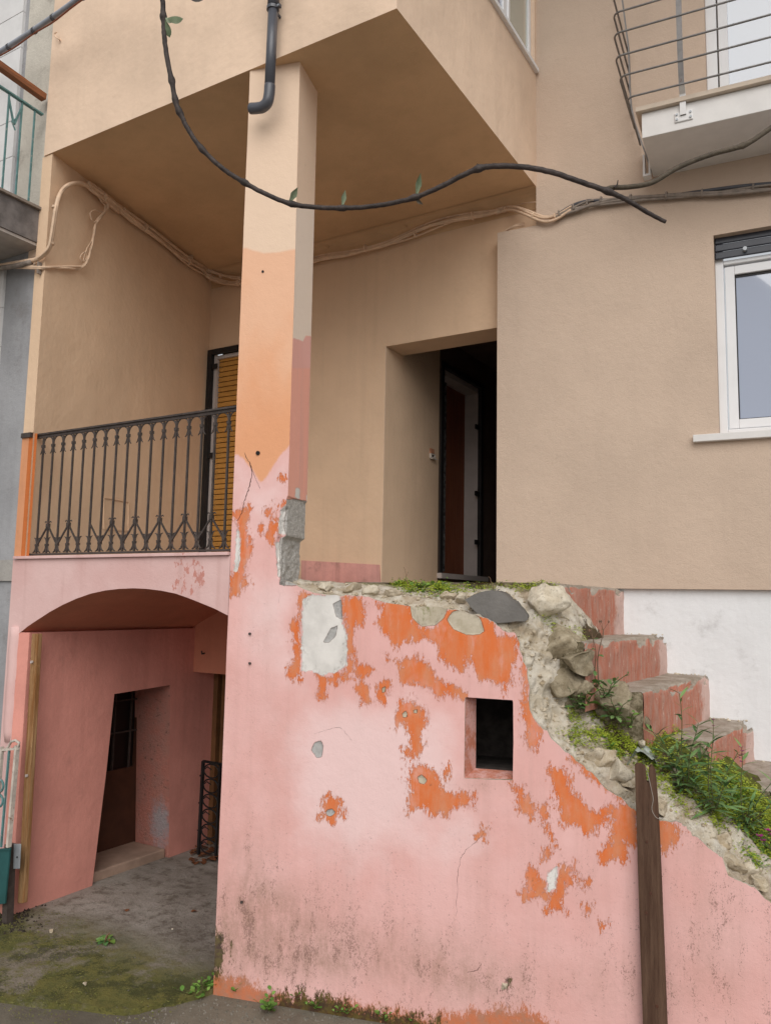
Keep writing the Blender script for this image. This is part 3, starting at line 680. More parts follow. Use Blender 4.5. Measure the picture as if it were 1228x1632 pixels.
# ================================================================== painted plaster: pillar and stair wall (one continuous layered paint)
def near(poly, s, z):
    p = np.array(poly, float); q = np.roll(p, -1, 0); bd = np.full(s.shape, 1e9); bs = s.copy(); bzz = z.copy()
    for (ax, ay), (bx, by) in zip(p, q):
        ex, ey = bx - ax, by - ay; L_ = ex * ex + ey * ey + 1e-12
        t = np.clip(((s - ax) * ex + (z - ay) * ey) / L_, 0, 1); cx, cy = ax + ex * t, ay + ey * t; d = np.hypot(s - cx, z - cy)
        k = d < bd; bd[k] = d[k]; bs[k] = cx[k]; bzz[k] = cy[k]
    return bs, bzz, bd
def face_grid(outline, cell, holes=()):
    o = np.array(outline); s0, z0 = o.min(0); s1, z1 = o.max(0)
    ns, nz = int(round((s1 - s0) / cell)), int(round((z1 - z0) / cell))
    ss = np.linspace(s0, s1, ns + 1); zz = np.linspace(z0, z1, nz + 1); SS, ZZ = np.meshgrid(ss, zz); s = SS.ravel(); z = ZZ.ravel()
    cs = ((SS[:-1, :-1] + SS[1:, 1:]) / 2).ravel(); cz = ((ZZ[:-1, :-1] + ZZ[1:, 1:]) / 2).ravel()
    d = sdf(outline, cs, cz)
    for h in holes: d = np.minimum(d, -sdf(h, cs, cz))
    keep = d > 0; ii, jj = np.meshgrid(np.arange(nz), np.arange(ns), indexing='ij'); a = (ii * (ns + 1) + jj).ravel()[keep]
    F = np.stack([a, a + 1, a + ns + 2, a + ns + 1], 1)
    cnt = np.bincount(F.ravel(), minlength=len(s)); used = cnt > 0; bnd = used & (cnt < 4)
    for poly in [outline, *holes]:
        i = np.where(bnd)[0]; bs, b_z, bd = near(poly, s[i], z[i]); k = bd < cell * 1.3; s[i[k]] = bs[k]; z[i[k]] = b_z[k]
    idx = -np.ones(len(s), int); idx[used] = np.arange(used.sum())
    return s[used], z[used], idx[F]
def pxpoly(pts, ox=0, oy=0, sc=1.0, pr=sz): return [pr(ox + x / sc, oy + y / sc) for x, y in pts]
Z6 = lambda pts: pxpoly(pts, 420, 920, 2.791)
ZR = lambda pts: pxpoly(pts, 800, 1180, 2.869)
Z8 = lambda pts: pxpoly(pts, 340, 690, 6.045)
Z5 = lambda pts: pxpoly(pts, 340, 1250, 2.67)
ORANGE = [Z6(q) for q in (
 [(170,75),(205,80),(175,110),(160,200),(170,300),(168,400),(165,465),(145,460),(110,430),(135,370),(130,320),(140,270),(130,210),(150,170),(145,120)],
 [(350,85),(440,95),(438,180),(410,250),(400,300),(400,420),(370,440),(375,380),(365,300),(372,250),(355,200),(345,150)],
 [(420,400),(450,388),(490,410),(470,440),(400,440)],
 [(240,430),(290,450),(330,430),(375,430),(400,450),(330,470),(280,470),(262,540),(240,520)],
 [(510,115),(560,95),(650,112),(660,180),(700,215),(760,215),(810,170),(830,110),(850,118),(940,150),(1010,180),(1050,260),(1125,262),(1122,330),(1098,400),(1082,470),(1075,540),(1066,480),(1010,462),(960,455),(925,400),(900,365),(880,410),(840,400),(780,350),(770,290),(700,270),(640,280),(580,310),(545,250),(505,205),(520,160)],
 [(600,370),(650,365),(700,365),(740,395),(745,430),(790,470),(850,475),(890,520),(880,530),(770,515),(720,480),(680,465),(640,475),(610,465),(600,430)],
 [(610,560),(650,530),(690,560),(720,600),(715,660),(700,690),(705,760),(690,820),(670,760),(650,680),(600,650),(585,680),(575,680),(590,620)],
 [(640,860),(700,830),(770,870),(790,930),(830,960),(940,960),(930,1010),(860,1030),(810,1050),(770,1060),(690,1020),(640,1055),(635,1000),(660,950),(630,900)],
 [(795,840),(822,845),(815,900),(800,900)], [(270,990),(310,970),(345,1000),(350,1050),(320,1100),(260,1070),(265,1020)],
 [(390,495),(470,475),(465,550),(440,560),(430,510)], [(515,480),(550,475),(550,530),(535,565),(510,550),(505,510)],
 [(545,340),(556,340),(556,368),(546,366)], [(610,765),(650,770),(650,805),(622,800)],
 [(1100,930),(1150,940),(1175,1000),(1200,1080),(1185,1070),(1130,1010)],
 [(1152,390),(1166,395),(1170,500),(1182,600),(1222,672),(1222,720),(1200,770),(1158,740),(1150,640),(1160,560)])]
ORANGE += [ZR(q) for q in (
 [(215,130),(290,135),(310,160),(320,220),(350,270),(400,310),(440,330),(500,300),(560,285),(520,240),(430,185),(345,100),(305,75),(350,85),(430,150),(510,215),(615,308),(615,450),(570,480),(560,540),(450,555),(440,520),(490,470),(500,430),(480,400),(480,340),(430,380),(420,430),(380,430),(340,400),(310,380),(270,380),(265,330),(250,260),(225,180)],
 [(700,352),(790,360),(822,400),(800,470),(730,515),(700,430)], [(50,210),(100,210),(115,260),(140,310),(130,380),(115,330),(70,270)],
 [(168,320),(198,315),(202,375),(228,460),(200,420),(165,395)],
 [(110,600),(140,600),(170,640),(200,650),(190,700),(240,720),(275,570),(320,570),(330,650),(280,650),(265,720),(290,790),(260,780),(200,775),(220,720),(120,715),(90,740),(75,705),(120,690)],
 [(430,840),(465,835),(450,865)], [(375,645),(400,645),(395,665),(378,665)], [(375,760),(400,755),(395,790),(378,785)], [(205,500),(235,485),(225,520),(195,545)])]
ORANGE += [Z8(q) for q in (
 [(185,780),(330,700),(350,900),(350,1000),(370,1120),(340,1250),(330,1420),(310,1520),(270,1490),(230,1570),(165,1570),(165,1420),(200,1340),(255,1250),(260,1000),(220,860)],
 [(590,680),(720,690),(640,740),(630,900),(590,1000),(590,1085),(530,1010),(550,880),(600,860),(570,760)], [(500,745),(560,735),(570,765),(520,775)], [(655,425),(715,430),(710,445),(660,450)], [(440,900),(470,880),(450,980),(440,960)])]
ORANGE += [Z5([(1095,215),(1165,185),(1160,235),(1120,240)])]
PEACH = [Z8([(180,225),(235,222),(285,262),(370,372),(440,490),(492,480),(560,372),(650,224),(752,118),(900,-300),(900,-2400),(100,-2400)])]
BEIGEP = [pxpoly([(340, 399), (392, 398), (420, 406), (445, 404), (475, 399), (490, 397), (500, 60), (340, 60)])]
WHITE = [Z6([(172,98),(205,80),(342,72),(352,200),(372,260),(370,390),(335,415),(262,440),(222,420),(166,418),(168,250)]), ZR([(198,600),(252,578),(242,680),(208,690)]),
         Z8([(222,880),(250,950),(262,1040),(252,1250),(230,1340),(195,1335),(205,1100)])]
GREY = [Z6(q) for q in ([(210,770),(225,735),(255,725),(265,750),(258,800),(235,805)], [(275,1040),(300,1030),(322,1045),(300,1065),(280,1060)],
        [(265,290),(300,225),(330,215),(320,260),(290,292)], [(308,118),(345,100),(350,190),(322,175)])]
TAN = [Z6(q) for q in ([(648,112),(720,80),(805,80),(828,115),(800,180),(762,216),(700,220),(660,180)], [(813,190),(840,150),(900,138),(962,180),(982,240),(960,256),(900,256),(840,230)],
        [(683,890),(700,878),(726,900),(715,922),(694,917)], [(614,606),(635,594),(641,620),(620,626)], [(664,590),(686,588),(681,606),(667,606)], [(524,495),(541,484),(541,511),(527,516)], [(734,919),(746,919),(746,936)])]
MOSSY = [Z6([(690,100),(760,90),(740,190),(700,200)])]
CARVE = [Z8([(760,640),(705,700),(640,745),(628,900),(592,1060),(602,1150),(652,1330),(672,1395),(690,1470),(800,1470),(800,640)])]
CONC = [Z8([(800,630),(735,640),(728,690),(700,725),(668,900),(700,985),(640,1060),(655,1150),(692,1330),(690,1470),(800,1470)])]
WHITE += [Z8([(715,690),(700,700),(640,745),(628,900),(632,960),(700,990),(760,990),(760,690)]), Z8([(596,1050),(592,1075),(602,1150),(652,1330),(672,1395),(720,1400),(720,1050)])]
PALE = [Z8([(200,230),(360,400),(440,520),(560,400),(740,150),(740,640),(600,700),(450,900),(330,700),(190,780)]), pxpoly([(480,1080),(600,1120),(720,1120),(740,1260),(690,1330),(560,1400),(470,1330),(455,1150)]), pxpoly([(690,1290),(760,1290),(765,1350),(700,1350)]), pxpoly([(395,930),(470,945),(460,1050),(400,1000)])]
BAND = [pxpoly([(320,1538),(345,1544),(400,1560),(440,1578),(520,1584),(600,1598),(690,1612),(740,1608),(800,1600),(860,1612),(900,1640),(1000,1660),(1000,1760),(320,1700)])]
MOULD = [pxpoly(q) for q in ([(330,1470),(358,1488),(366,1512),(360,1540),(348,1562),(330,1562)], [(430,1588),(480,1580),(520,1584),(560,1600),(700,1622),(700,1680),(430,1640)], [(655,1612),(685,1616),(680,1632),(655,1630)], [(795,1564),(808,1566),(806,1580),(797,1578)])]
DIRT = [(430,1462,75,62,1.15),(395,1400,38,90,.5),(560,1500,130,50,.6),(432,1200,26,150,.28),(372,1250,22,200,.25),(420,1000,26,90,.2),(700,1545,80,55,.7),(1130,1480,60,120,.5),(480,1535,150,32,.85),(352,1520,22,70,1.),(1100,1335,26,40,.4),(1000,1570,160,50,.4),(780,1570,90,40,.6),(770,1250,45,14,.5)]
CRACKS = [[(340 + x / 6.045, 690 + y / 6.045) for x, y in ((300,190),(320,240),(350,290),(370,370),(352,500),(305,640),(270,780),(225,850))], [(340 + x / 2.67, 1250 + y / 2.67) for x, y in ((1190,140),(1150,210),(1075,280),(1045,340),(1035,480),(1030,640))], [(340 + x / 2.67, 1250 + y / 2.67) for x, y in ((1140,760),(1120,790),(1080,800))]]
def union(polys, s, z, clip=.3):
    d = np.full(s.shape, -clip)
    for p in polys: d = np.maximum(d, sdf(p, s, z))
    return np.clip(d, -clip, clip)
def to_px(P):
    x, y, zz = P @ CR, P @ CU, P @ CF; return x * F_PX / zz + PW / 2, -y * F_PX / zz + PH / 2
def front_attrs(s, z):
    P = A0 + np.outer(s, AD) + np.outer(z, _z); px, py = to_px(P); a = {}
    for k, v in (('orange', ORANGE), ('peach', PEACH), ('beige', BEIGEP), ('white', WHITE), ('grey', GREY), ('tan', TAN), ('mossy', MOSSY), ('conc', CONC), ('pale', PALE), ('band', BAND), ('mould', MOULD)): a[k] = union(v, s, z)
    a['lilac'] = np.full(s.shape, -.3); a['side'] = np.zeros(s.shape)
    dt = np.zeros(s.shape)
    for x, y, rx, ry, am in DIRT: dt += am * np.exp(-((px - x) / rx) ** 2 - ((py - y) / ry) ** 2)
    a['dirt'] = np.clip(dt, 0, 1.3)
    sp = np.clip((py - 1180) / 330, 0, 1) * .75 + .8 * dt + .22 * np.clip((px - 1050) / 60, 0, 1) * np.clip((py - 1380) / 80, 0, 1) + .25 * np.exp(-((px - 400) / 60) ** 2) * np.clip((py - 900) / 200, 0, 1)
    a['speck'] = np.where(s < .36, np.where(z > 0, .1, sp), sp)
    return a
def set_attrs(o, a):
    for k in PCH:
        at = o.data.attributes.new(k, 'FLOAT', 'POINT'); at.data.foreach_set('value', np.ascontiguousarray(a[k], dtype=np.float32))
def sm(x): x = np.clip(x, 0, 1); return x * x * (3 - 2 * x)
SW = .343
# --- pillar front
def side_pt(x, y): P = on(x, y, A0 + AD * SW, AD); return ((P - A0) @ AN, P[2])
zc0 = side_pt(480, 797)[1]; zc1 = side_pt(480, 857)[1]; zc2 = .02
def side_recess(z, d):
    blk = sm((zc0 - z) / .012) * (1 - sm((zc1 - z) / .012)); low = sm((zc1 - z) / .02)
    return blk * .008 + low * .036
s_, z_, F_ = face_grid([(0, ZG - .05), (.0, ZS), (.332, ZS), (SW, 1.8), (SW + .002, .6), (SW + .002, ZG - .05)], .0095)
fa_ = front_attrs(s_, z_)
P_ = A0 + np.outer(s_, AD) + np.outer(z_, _z)
nzv = fbm(P_, 30, 4, 3)
cf = sm(union(CARVE, s_, z_) / .02); c2 = cf * (.022 + .012 * nzv) + .004 * fbm(P_, 4, 3, 8) + sm(np.maximum(fa_['white'], fa_['grey']) / .006) * .0025
cs_ = side_recess(z_, 0) * sm((s_ - (SW - .07)) / .07) * (z_ > .08)
P_ = P_ + np.outer(c2, AN) - np.outer(cs_ * (1 + .4 * nzv), AD)
PILLAR_V, PILLAR_F, PILLAR_A = P_, F_, fa_
# --- pillar flank
d_, zz_, F2 = face_grid([(0.0, -.05), (0, ZS), (.30, ZS), (.30, -.05)], .0095)
P2 = A0 + AD * SW + np.outer(d_, AN) + np.outer(zz_, _z); n2 = fbm(P2, 30, 4, 3)
fcut = sm(union(CARVE, np.full(d_.shape, SW - .001), zz_) / .02) * (.022 + .012 * n2) * (1 - sm(d_ / .1))
rec = side_recess(zz_, d_) * (1 + .4 * n2)
sl_ = -.011 * np.clip((zz_ - .6) / 2.66, 0, 1)
P2 = P2 - np.outer(rec - sl_ * 1.0, AD) + np.outer(fcut, AN)
a2 = {k: np.full(d_.shape, -.3) for k in PCH}
for k in ('dirt', 'speck', 'side'): a2[k] = np.zeros(d_.shape)
sp_ = lambda pts: [side_pt(x, y) for x, y in pts]
a2['beige'] = union([sp_([(455,335),(472,343),(490,352),(507,376),(530,384),(530,60),(455,60)])], d_, zz_)
a2['lilac'] = union([sp_([(455,330),(530,330),(530,534),(500,538),(488,536),(484,546),(470,540),(455,544)])], d_, zz_)
a2['side'] = 1.0 - .55 * sm((union([sp_([(455,535),(520,535),(520,592),(500,588),(470,588),(455,584)])], d_, zz_)) / .01)
a2['conc'] = union([sp_([(440,797),(470,795),(500,801),(530,804),(530,960),(440,960)])], d_, zz_)
a2['white'] = union([sp_([(471,778),(478,778),(478,796),(470,793)]), sp_([(488,789),(499,789),(499,806),(488,802)]), sp_([(484,835),(497,828),(497,852),(486,850)])], d_, zz_)
a2['speck'] += .25
pv = np.vstack([PILLAR_V, P2]); pf = PILLAR_F.tolist() + (F2 + len(PILLAR_V)).tolist()
base_n = len(pv); extra = [A(0, ZG), A(0, ZS), A(0, ZS, .30), A(0, ZG, .30), A(SW - .05, ZG, .30), A(SW - .05, ZS, .30)]
pv = np.vstack([pv, extra]); pf += [(base_n, base_n + 1, base_n + 2, base_n + 3), (base_n + 3, base_n + 2, base_n + 5, base_n + 4)]
m = M(); m.v = [tuple(q) for q in pv]; m.f = [tuple(int(i) for i in f) for f in pf]
pil = m.build('pillar', MT['paint'], H, smooth=True)
set_attrs(pil, {k: np.concatenate([PILLAR_A[k], a2[k], np.full(6, .3 if k in ('conc', 'side') else (0 if k in ('dirt', 'speck') else -.3))]) for k in PCH})
me = pil.data; me.polygons.foreach_set('use_smooth', [False] * len(me.polygons))
for x, y in ((419, 433), (411, 722)):
    P = PA(x, y); mm = M(); mm.tube([P - AN * .004, P + AN * .02], [.008 if y < 500 else .013] * 2, 8); mm.build('drill_hole', MT['blackpane'], H)
for x, y in ((399, 1010), (399, 1057), (386, 1437)):
    P = PA(x, y); mm = M(); mm.tube([P + AN * .01, P - AN * .012], [.006, .008], 7); mm.build('rusty_nail', MT['iron'], H)

def fissure(pts, r, parent, seed):
    rr = np.random.default_rng(seed); c = crom([PA(*q, .0008) for q in pts], 8); c = [q + AD * rr.normal() * .0022 + _z * rr.normal() * .001 for q in c]
    m = M(); m.tube(c, [r * rr.uniform(.35, 1.25) * (1 - .5 * abs(2 * i / len(c) - 1)) for i in range(len(c))], 5); return m.build('crack', MT['fissure'], parent)
MT['fissure'] = plain('dark_fissure', (.10, .055, .045), .95)
fissure(CRACKS[0], .0030, H, 1); fissure([CRACKS[0][2], (406, 760), (411, 771), (415, 779)], .0012, H, 2)
# --- stair wall: its face
SWALL = thing('stair_wall', 'broken pink and orange plastered rubble wall beside the outdoor steps, with a square hole', 'wall', A(1.6, ZG))
prof = [(470,931),(500,945),(545,950),(575,948),(600,956),(650,966),(700,968),(735,974),(745,978),(770,985),(790,993),(806,1008),(822,1010),(830,1040),(838,1065),(842,1100),(845,1132),(856,1152),(870,1166),(888,1186),(905,1202),(930,1222),(950,1242),(975,1264),(1000,1282),(1018,1300),(1050,1309),(1085,1311),(1098,1326),(1110,1336),(1135,1356),(1150,1368),(1160,1396),(1185,1408),(1200,1414),(1215,1430),(1228,1442),(1290,1480),(1400,1560)]
prof_sz = [sz(x, y) for x, y in prof]
fine = [prof_sz[0]]
for a, b in zip(prof_sz[:-1], prof_sz[1:]):
    for k in range(1, 5):
        t = k / 4; fine.append((a[0] + (b[0] - a[0]) * t + random.uniform(-.006, .006), a[1] + (b[1] - a[1]) * t + random.uniform(-.006, .006)))
SEND = 3.45
outline = [(SW + .002, ZG - .05), (SW + .002, fine[0][1] + .02)] + [q for q in fine if q[0] < SEND and q[0] > SW + .01] + [(SEND, fine[-1][1] if fine[-1][0] < SEND else -1.7), (SEND, ZG - .05)]
HOLE = [sz(x, y) for x, y in ((740.5, 1111), (778, 1113.5), (817, 1116), (817.5, 1180), (816.5, 1243.5), (778, 1242.5), (739, 1240.5), (740, 1170))]
s_, z_, F_ = face_grid(outline, .0115, [HOLE])
fa_ = front_attrs(s_, z_)
P_ = A0 + np.outer(s_, AD) + np.outer(z_, _z)
dedge = sdf(outline, s_, z_)
dep = .004 * fbm(P_, 4, 3, 8) + sm(np.maximum.reduce([fa_['grey'], fa_['tan']]) / .008) * .004 + sm(fa_['white'] / .008) * .002
P_ = P_ + np.outer(dep, AN)
m = M(); m.v = [tuple(q) for q in P_]; m.f = [tuple(int(i) for i in f) for f in F_]
pl = m.build('plaster_face', [MT['paint'], MT['rubble']], SWALL)
set_attrs(pl, fa_)
sd_ = pl.modifiers.new('thickness', 'SOLIDIFY'); sd_.thickness = .028; sd_.offset = 1.0; sd_.material_offset_rim = 1; sd_.material_offset = 1
# is the face normal towards the viewer? keep the plaster thickness behind the face
n0 = np.cross(P_[F_[0][1]] - P_[F_[0][0]], P_[F_[0][2]] - P_[F_[0][0]])
sd_.offset = -1.0 if n0 @ AN < 0 else 1.0
fissure(CRACKS[1], .0011, SWALL, 4); fissure(CRACKS[2], .0022, SWALL, 5); fissure([(500, 1170), (540, 1160), (560, 1180)], .0006, SWALL, 6)
# square hole: reveal and cavity, its shade put into the stone colour
hs_ = [q[0] for q in HOLE]; hz_ = [q[1] for q in HOLE]; h0, h1, v0, v1 = min(hs_), max(hs_), min(hz_), max(hz_)
hr = NT('pink_hole_reveal'); p = hr.pos(); c = hr.mix(hr.mr(hr.noise(p, 14, 8, .7), .42, .6), (.64, .36, .32), (.52, .20, .13)); c = hr.mix(hr.mr(hr.noise(p, 50, 6, .7), .56, .68, 0, .6), c, (.25, .17, .13))
MT['holer'] = hr.done(c, .9, hr.bump(hr.noise(p, 60, 7, .7), .8, .012), spec=.12)
i0 = sz(757.5, 1170, .10)[0]; iv0 = sz(785, 1227, .10)[1]
m = M()
fr4 = [A(*q, .01) for q in ((h0, v1), (h1, v1), (h1, v0), (h0, v0))]; bk4 = [A(*q, .11) for q in ((i0, v1 - .004), (h1 - .002, v1 - .004), (h1 - .002, iv0), (i0, iv0))]
for k in range(4): m.poly(fr4[k], fr4[(k + 1) % 4], bk4[(k + 1) % 4], bk4[k])
o = m.build('hole_reveal', MT['holer'], SWALL)
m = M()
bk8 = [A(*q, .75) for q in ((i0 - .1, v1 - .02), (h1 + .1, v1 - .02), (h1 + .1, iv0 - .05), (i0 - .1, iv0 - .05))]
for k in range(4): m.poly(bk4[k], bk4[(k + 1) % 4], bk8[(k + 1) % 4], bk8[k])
m.poly(*bk8); m.build('hole_cavity', plain('cavity_shade_stone', (.06, .05, .045), .95, 0, .4, 14, .8, 30), SWALL)

# --- rubble core (a lumpy patch from the broken plaster edge back to the steps)
ROWS = [
 [(474,934),(545,952),(600,959),(650,968),(700,971),(745,980),(790,995),(822,1011),(833,1046),(842,1100),(848,1136),(870,1168),(905,1204),(950,1244),(1000,1284),(1060,1313),(1110,1338),(1160,1398),(1228,1444),(1330,1512),(1420,1575)],
 [(478,928),(548,941),(604,948),(655,956),(708,958),(752,964),(798,976),(840,988),(862,1012),(876,1056),(888,1112),(900,1152),(930,1184),(972,1222),(1020,1256),(1078,1290),(1125,1318),(1176,1366),(1236,1412),(1340,1480),(1430,1540)],
 [(482,925),(550,933),(606,938),(660,944),(712,946),(758,946),(808,948),(852,950),(890,962),(906,1000),(920,1060),(934,1118),(958,1152),(1000,1190),(1048,1218),(1102,1252),(1148,1284),(1196,1330),(1250,1378),(1350,1440),(1440,1500)],
 [(486,926),(552,931),(608,934),(662,936),(716,938),(765,938),(820,938),(862,938),(900,950),(930,990),(945,1040),(955,1092),(985,1130),(1026,1160),(1072,1186),(1128,1222),(1176,1250),(1222,1292),(1270,1342),(1370,1400),(1460,1460)],
 [(486,930),(552,933),(608,936),(662,939),(716,941),(765,942),(820,942),(865,946),(915,970),(950,1010),(970,1060),(985,1100),(1015,1128),(1060,1156),(1110,1182),(1165,1212),(1215,1242),(1260,1280),(1310,1322),(1400,1380),(1490,1440)]]
TS = [.024, .14, .34, .62, .98]
ROWS[0] = [(x, y + 11) for x, y in ROWS[0]]; ROWS[0][0] = (464, 946); ROWS[1][0] = (466, 934); ROWS[2][0] = (468, 928)
ctrl = [[PA(x, y, t) for x, y in r] for r, t in zip(ROWS, TS)]
NU, NV = 330, 84
def resample(pts, n):
    c = np.array(crom(pts, 12)); k = np.linspace(0, len(c) - 1, n); i = np.clip(k.astype(int), 0, len(c) - 2); f = (k - i)[:, None]; return c[i] * (1 - f) + c[i + 1] * f
rowsr = np.array([resample(r, NU) for r in ctrl])
vv = np.linspace(0, 1, NV); tt = np.interp(vv, np.linspace(0, 1, len(TS)), np.arange(len(TS)))
RG = np.zeros((NV, NU, 3))
for k, t in enumerate(tt):
    i = min(int(t), len(TS) - 2); RG[k] = rowsr[i] * (1 - (t - i)) + rowsr[i + 1] * (t - i)
du = np.gradient(RG, axis=1); dv = np.gradient(RG, axis=0); NN = np.cross(du, dv); NN /= np.linalg.norm(NN, axis=2, keepdims=True) + 1e-9
fl_ = RG.reshape(-1, 3)
ridge = (1 - 2 * np.abs(fbm(fl_, 9, 3, 21))) - .5
lump = (fbm(fl_, 5, 5, 11) * .075 + ridge * .05 + fbm(fl_, 20, 3, 17) * .032 + fbm(fl_, 55, 2, 19) * .010).reshape(NV, NU)
wgt = np.interp(vv, [0, .06, .5, .75, 1], [.12, .8, 1.0, .55, .4])[:, None]
ucol = np.linspace(0, 1, NU)[None, :]
lump = lump * wgt * np.where(ucol < .28, .55, 1.0)
RG = RG + NN * np.sign(NN[NV // 2, NU // 2] @ np.array([0, -.3, 1.0])) * lump[..., None]
NUP = NN * np.sign(NN[NV // 2, NU // 2] @ np.array([0, -.3, 1.0]))
m = M(); m.v = [tuple(q) for q in RG.reshape(-1, 3)]
m.f = [(a * NU + b, a * NU + b + 1, (a + 1) * NU + b + 1, (a + 1) * NU + b) for a in range(NV - 1) for b in range(NU - 1)]
rub = m.build('rubble_core', MT['rubble'], SWALL, smooth=True)
vgrid = np.repeat(vv[:, None], NU, 1); ugrid = np.repeat(ucol, NV, 0)
soil = np.clip((vgrid - .52) / .22, 0, 1) * np.clip((ugrid - .40) / .1, 0, 1) + .55 * np.exp(-((vgrid - .50) / .2) ** 2) * np.clip((ugrid - .52) / .08, 0, 1) + .5 * np.clip((vgrid - .6) / .2, 0, 1) * (ugrid < .4)
at = rub.data.attributes.new('soil', 'FLOAT', 'POINT'); at.data.foreach_set('value', np.clip(soil, 0, 1).ravel().astype(np.float32))
rub['kind'] = 'stuff'
m = M(); m.poly(*[A(q[0], q[1] - .02, .035) for q in fine if q[0] < SEND], A(SEND, ZG, .035), A(SW, ZG, .035)); bkp = m
def surf(u, v): return RG[int(np.clip(v, 0, 1) * (NV - 1)), int(np.clip(u, 0, 1) * (NU - 1))]
PXG, PYG = to_px(RG.reshape(-1, 3))
def surf_at(x, y):            # the point of the rubble surface seen at a pixel of the photograph
    d = (PXG - x) ** 2 + (PYG - y) ** 2; c = np.argsort(d)[:6]; dep = RG.reshape(-1, 3)[c] @ CF; return RG.reshape(-1, 3)[c[np.argmin(dep)]]

# --- loose stones bedded in the rubble
def rock(seed, n=2, flat=.75, ang=.5):
    import bmesh
    bm = bmesh.new(); bmesh.ops.create_icosphere(bm, subdivisions=n, radius=1.0)
    for f in bm.faces: f.smooth = True
    V = np.array([v.co[:] for v in bm.verts]); r = np.random.default_rng(seed)
    for k in range(17):            # knock flat faces off the ball
        d = r.normal(size=3); d /= np.linalg.norm(d); lim = r.uniform(.42, .74); h = V @ d; over = h > lim; V[over] -= np.outer((h[over] - lim) * .97, d)
    V *= (1 + ang * fbm(V + seed * 7, 1.6, 5, seed, .58))[:, None]; V[:, 2] *= flat
    for v, c in zip(bm.verts, V): v.co = c
    me = bpy.data.meshes.new('stone'); bm.to_mesh(me); bm.free(); return me
ROCKS = [rock(k, 4, random.uniform(.6, .9), .32) for k in range(7)]
for me in ROCKS: me.materials.append(MT['stone'])
ROCKP = [rock(20 + k, 4, .75, .28) for k in range(3)]
for me in ROCKP: me.materials.append(MT['stone_pale'])
MT['stone_mossy'] = stone_material('mossy_dark_stone', (.26, .21, .135), (.44, .375, .27), .85)
ROCKM = [rock(40 + k, 4, .8, .34) for k in range(3)]
for me in ROCKM: me.materials.append(MT['stone_mossy'])
def put_stone(me, P, size, rot=None, parent=SWALL, name='stone'):
    o = bpy.data.objects.new(name, me); COL.objects.link(o); o.parent = parent; o.location = tuple(P - wl(parent))
    o.scale = size if hasattr(size, '__len__') else (size * random.uniform(.8, 1.25), size * random.uniform(.8, 1.2), size * random.uniform(.7, 1.1))
    o.rotation_euler = rot or (random.uniform(-.5, .5), random.uniform(-.5, .5), random.uniform(0, 6.3)); return o
def px2m(P): return (P @ CF) / F_PX
STONES = [(900,1024,40,.17,0),(925,1052,30,.16,0),(908,1082,34,.17,0),(930,1096,22,.15,0),(975,1114,36,.34,0),(1008,1140,24,.36,0),(866,962,36,.20,1),(930,1062,20,.34,0),(941,1090,16,.44,0),(935,1035,18,.46,0),(918,1018,14,.38,0),(906,1092,14,.3,0),
 (962,1212,26,.08,0),(985,1232,24,.08,1),(940,1208,18,.06,0),(1000,1245,20,.10,0),(1025,1258,18,.14,1),(1050,1285,18,.08,0),(1125,1330,20,.08,1),(1150,1345,22,.10,0),(1165,1372,20,.06,0),(1190,1385,18,.10,1),(1205,1405,16,.06,0),(1180,1355,14,.2,0),
 (520,936,12,.1,1),(560,938,14,.12,0),(590,942,12,.1,1),(625,946,14,.12,0),(710,950,13,.16,0),(735,955,12,.12,1),(820,960,10,.3,0),(898,985,12,.33,1),(912,1185,14,.10,0),(975,1128,22,.66,0),(955,1110,16,.6,0),(1000,1140,20,.72,1),(1010,1118,18,.8,0),(950,1060,16,.66,0),(1075,1230,8,.3,1),(1022,1186,8,.3,1),(1140,1290,9,.3,1),(1110,1265,8,.3,0),(1155,1270,9,.5,0)]
for k, (x, y, r, t, pale) in enumerate(STONES):
    P = PA(x, y, t + .045); s1 = r * px2m(P) * 1.35
    put_stone((ROCKM if k < 6 else ROCKP if pale else ROCKS)[k % (3 if pale or k < 6 else 7)], P, (s1 * random.uniform(.9, 1.15), s1 * random.uniform(.8, 1.1), s1 * random.uniform(.75, 1.0)))
rfr = np.random.default_rng(3); m = M()
for k in range(650):
    u_ = rfr.uniform(.0, 1); v_ = abs(rfr.normal(.22, .2))
    if u_ < .28: v_ = rfr.uniform(.02, .5)
    P = surf(u_, min(v_, .95)); s_ = rfr.uniform(.004, .016) ; a = rfr.uniform(0, 6.28)
    q = np.array([(math.cos(a + t) * math.cos(e), math.sin(a + t) * math.cos(e), math.sin(e)) for t, e in ((0, 0.2), (1.3, -.2), (2.5, .3), (3.8, -.1), (5.1, .2), (.6, 1.2), (3.4, 1.0), (2, -1.3))]) * s_ * rfr.uniform(.6, 1.25, (8, 1)) + P
    m.add(q, [(0, 1, 5), (1, 2, 5), (2, 6, 5), (2, 3, 6), (3, 4, 6), (4, 0, 5), (4, 5, 6), (1, 0, 7), (2, 1, 7), (3, 2, 7), (4, 3, 7), (0, 4, 7)])
o = m.build('rubble_fragments', MT['stone'], SWALL); o['kind'] = 'stuff'
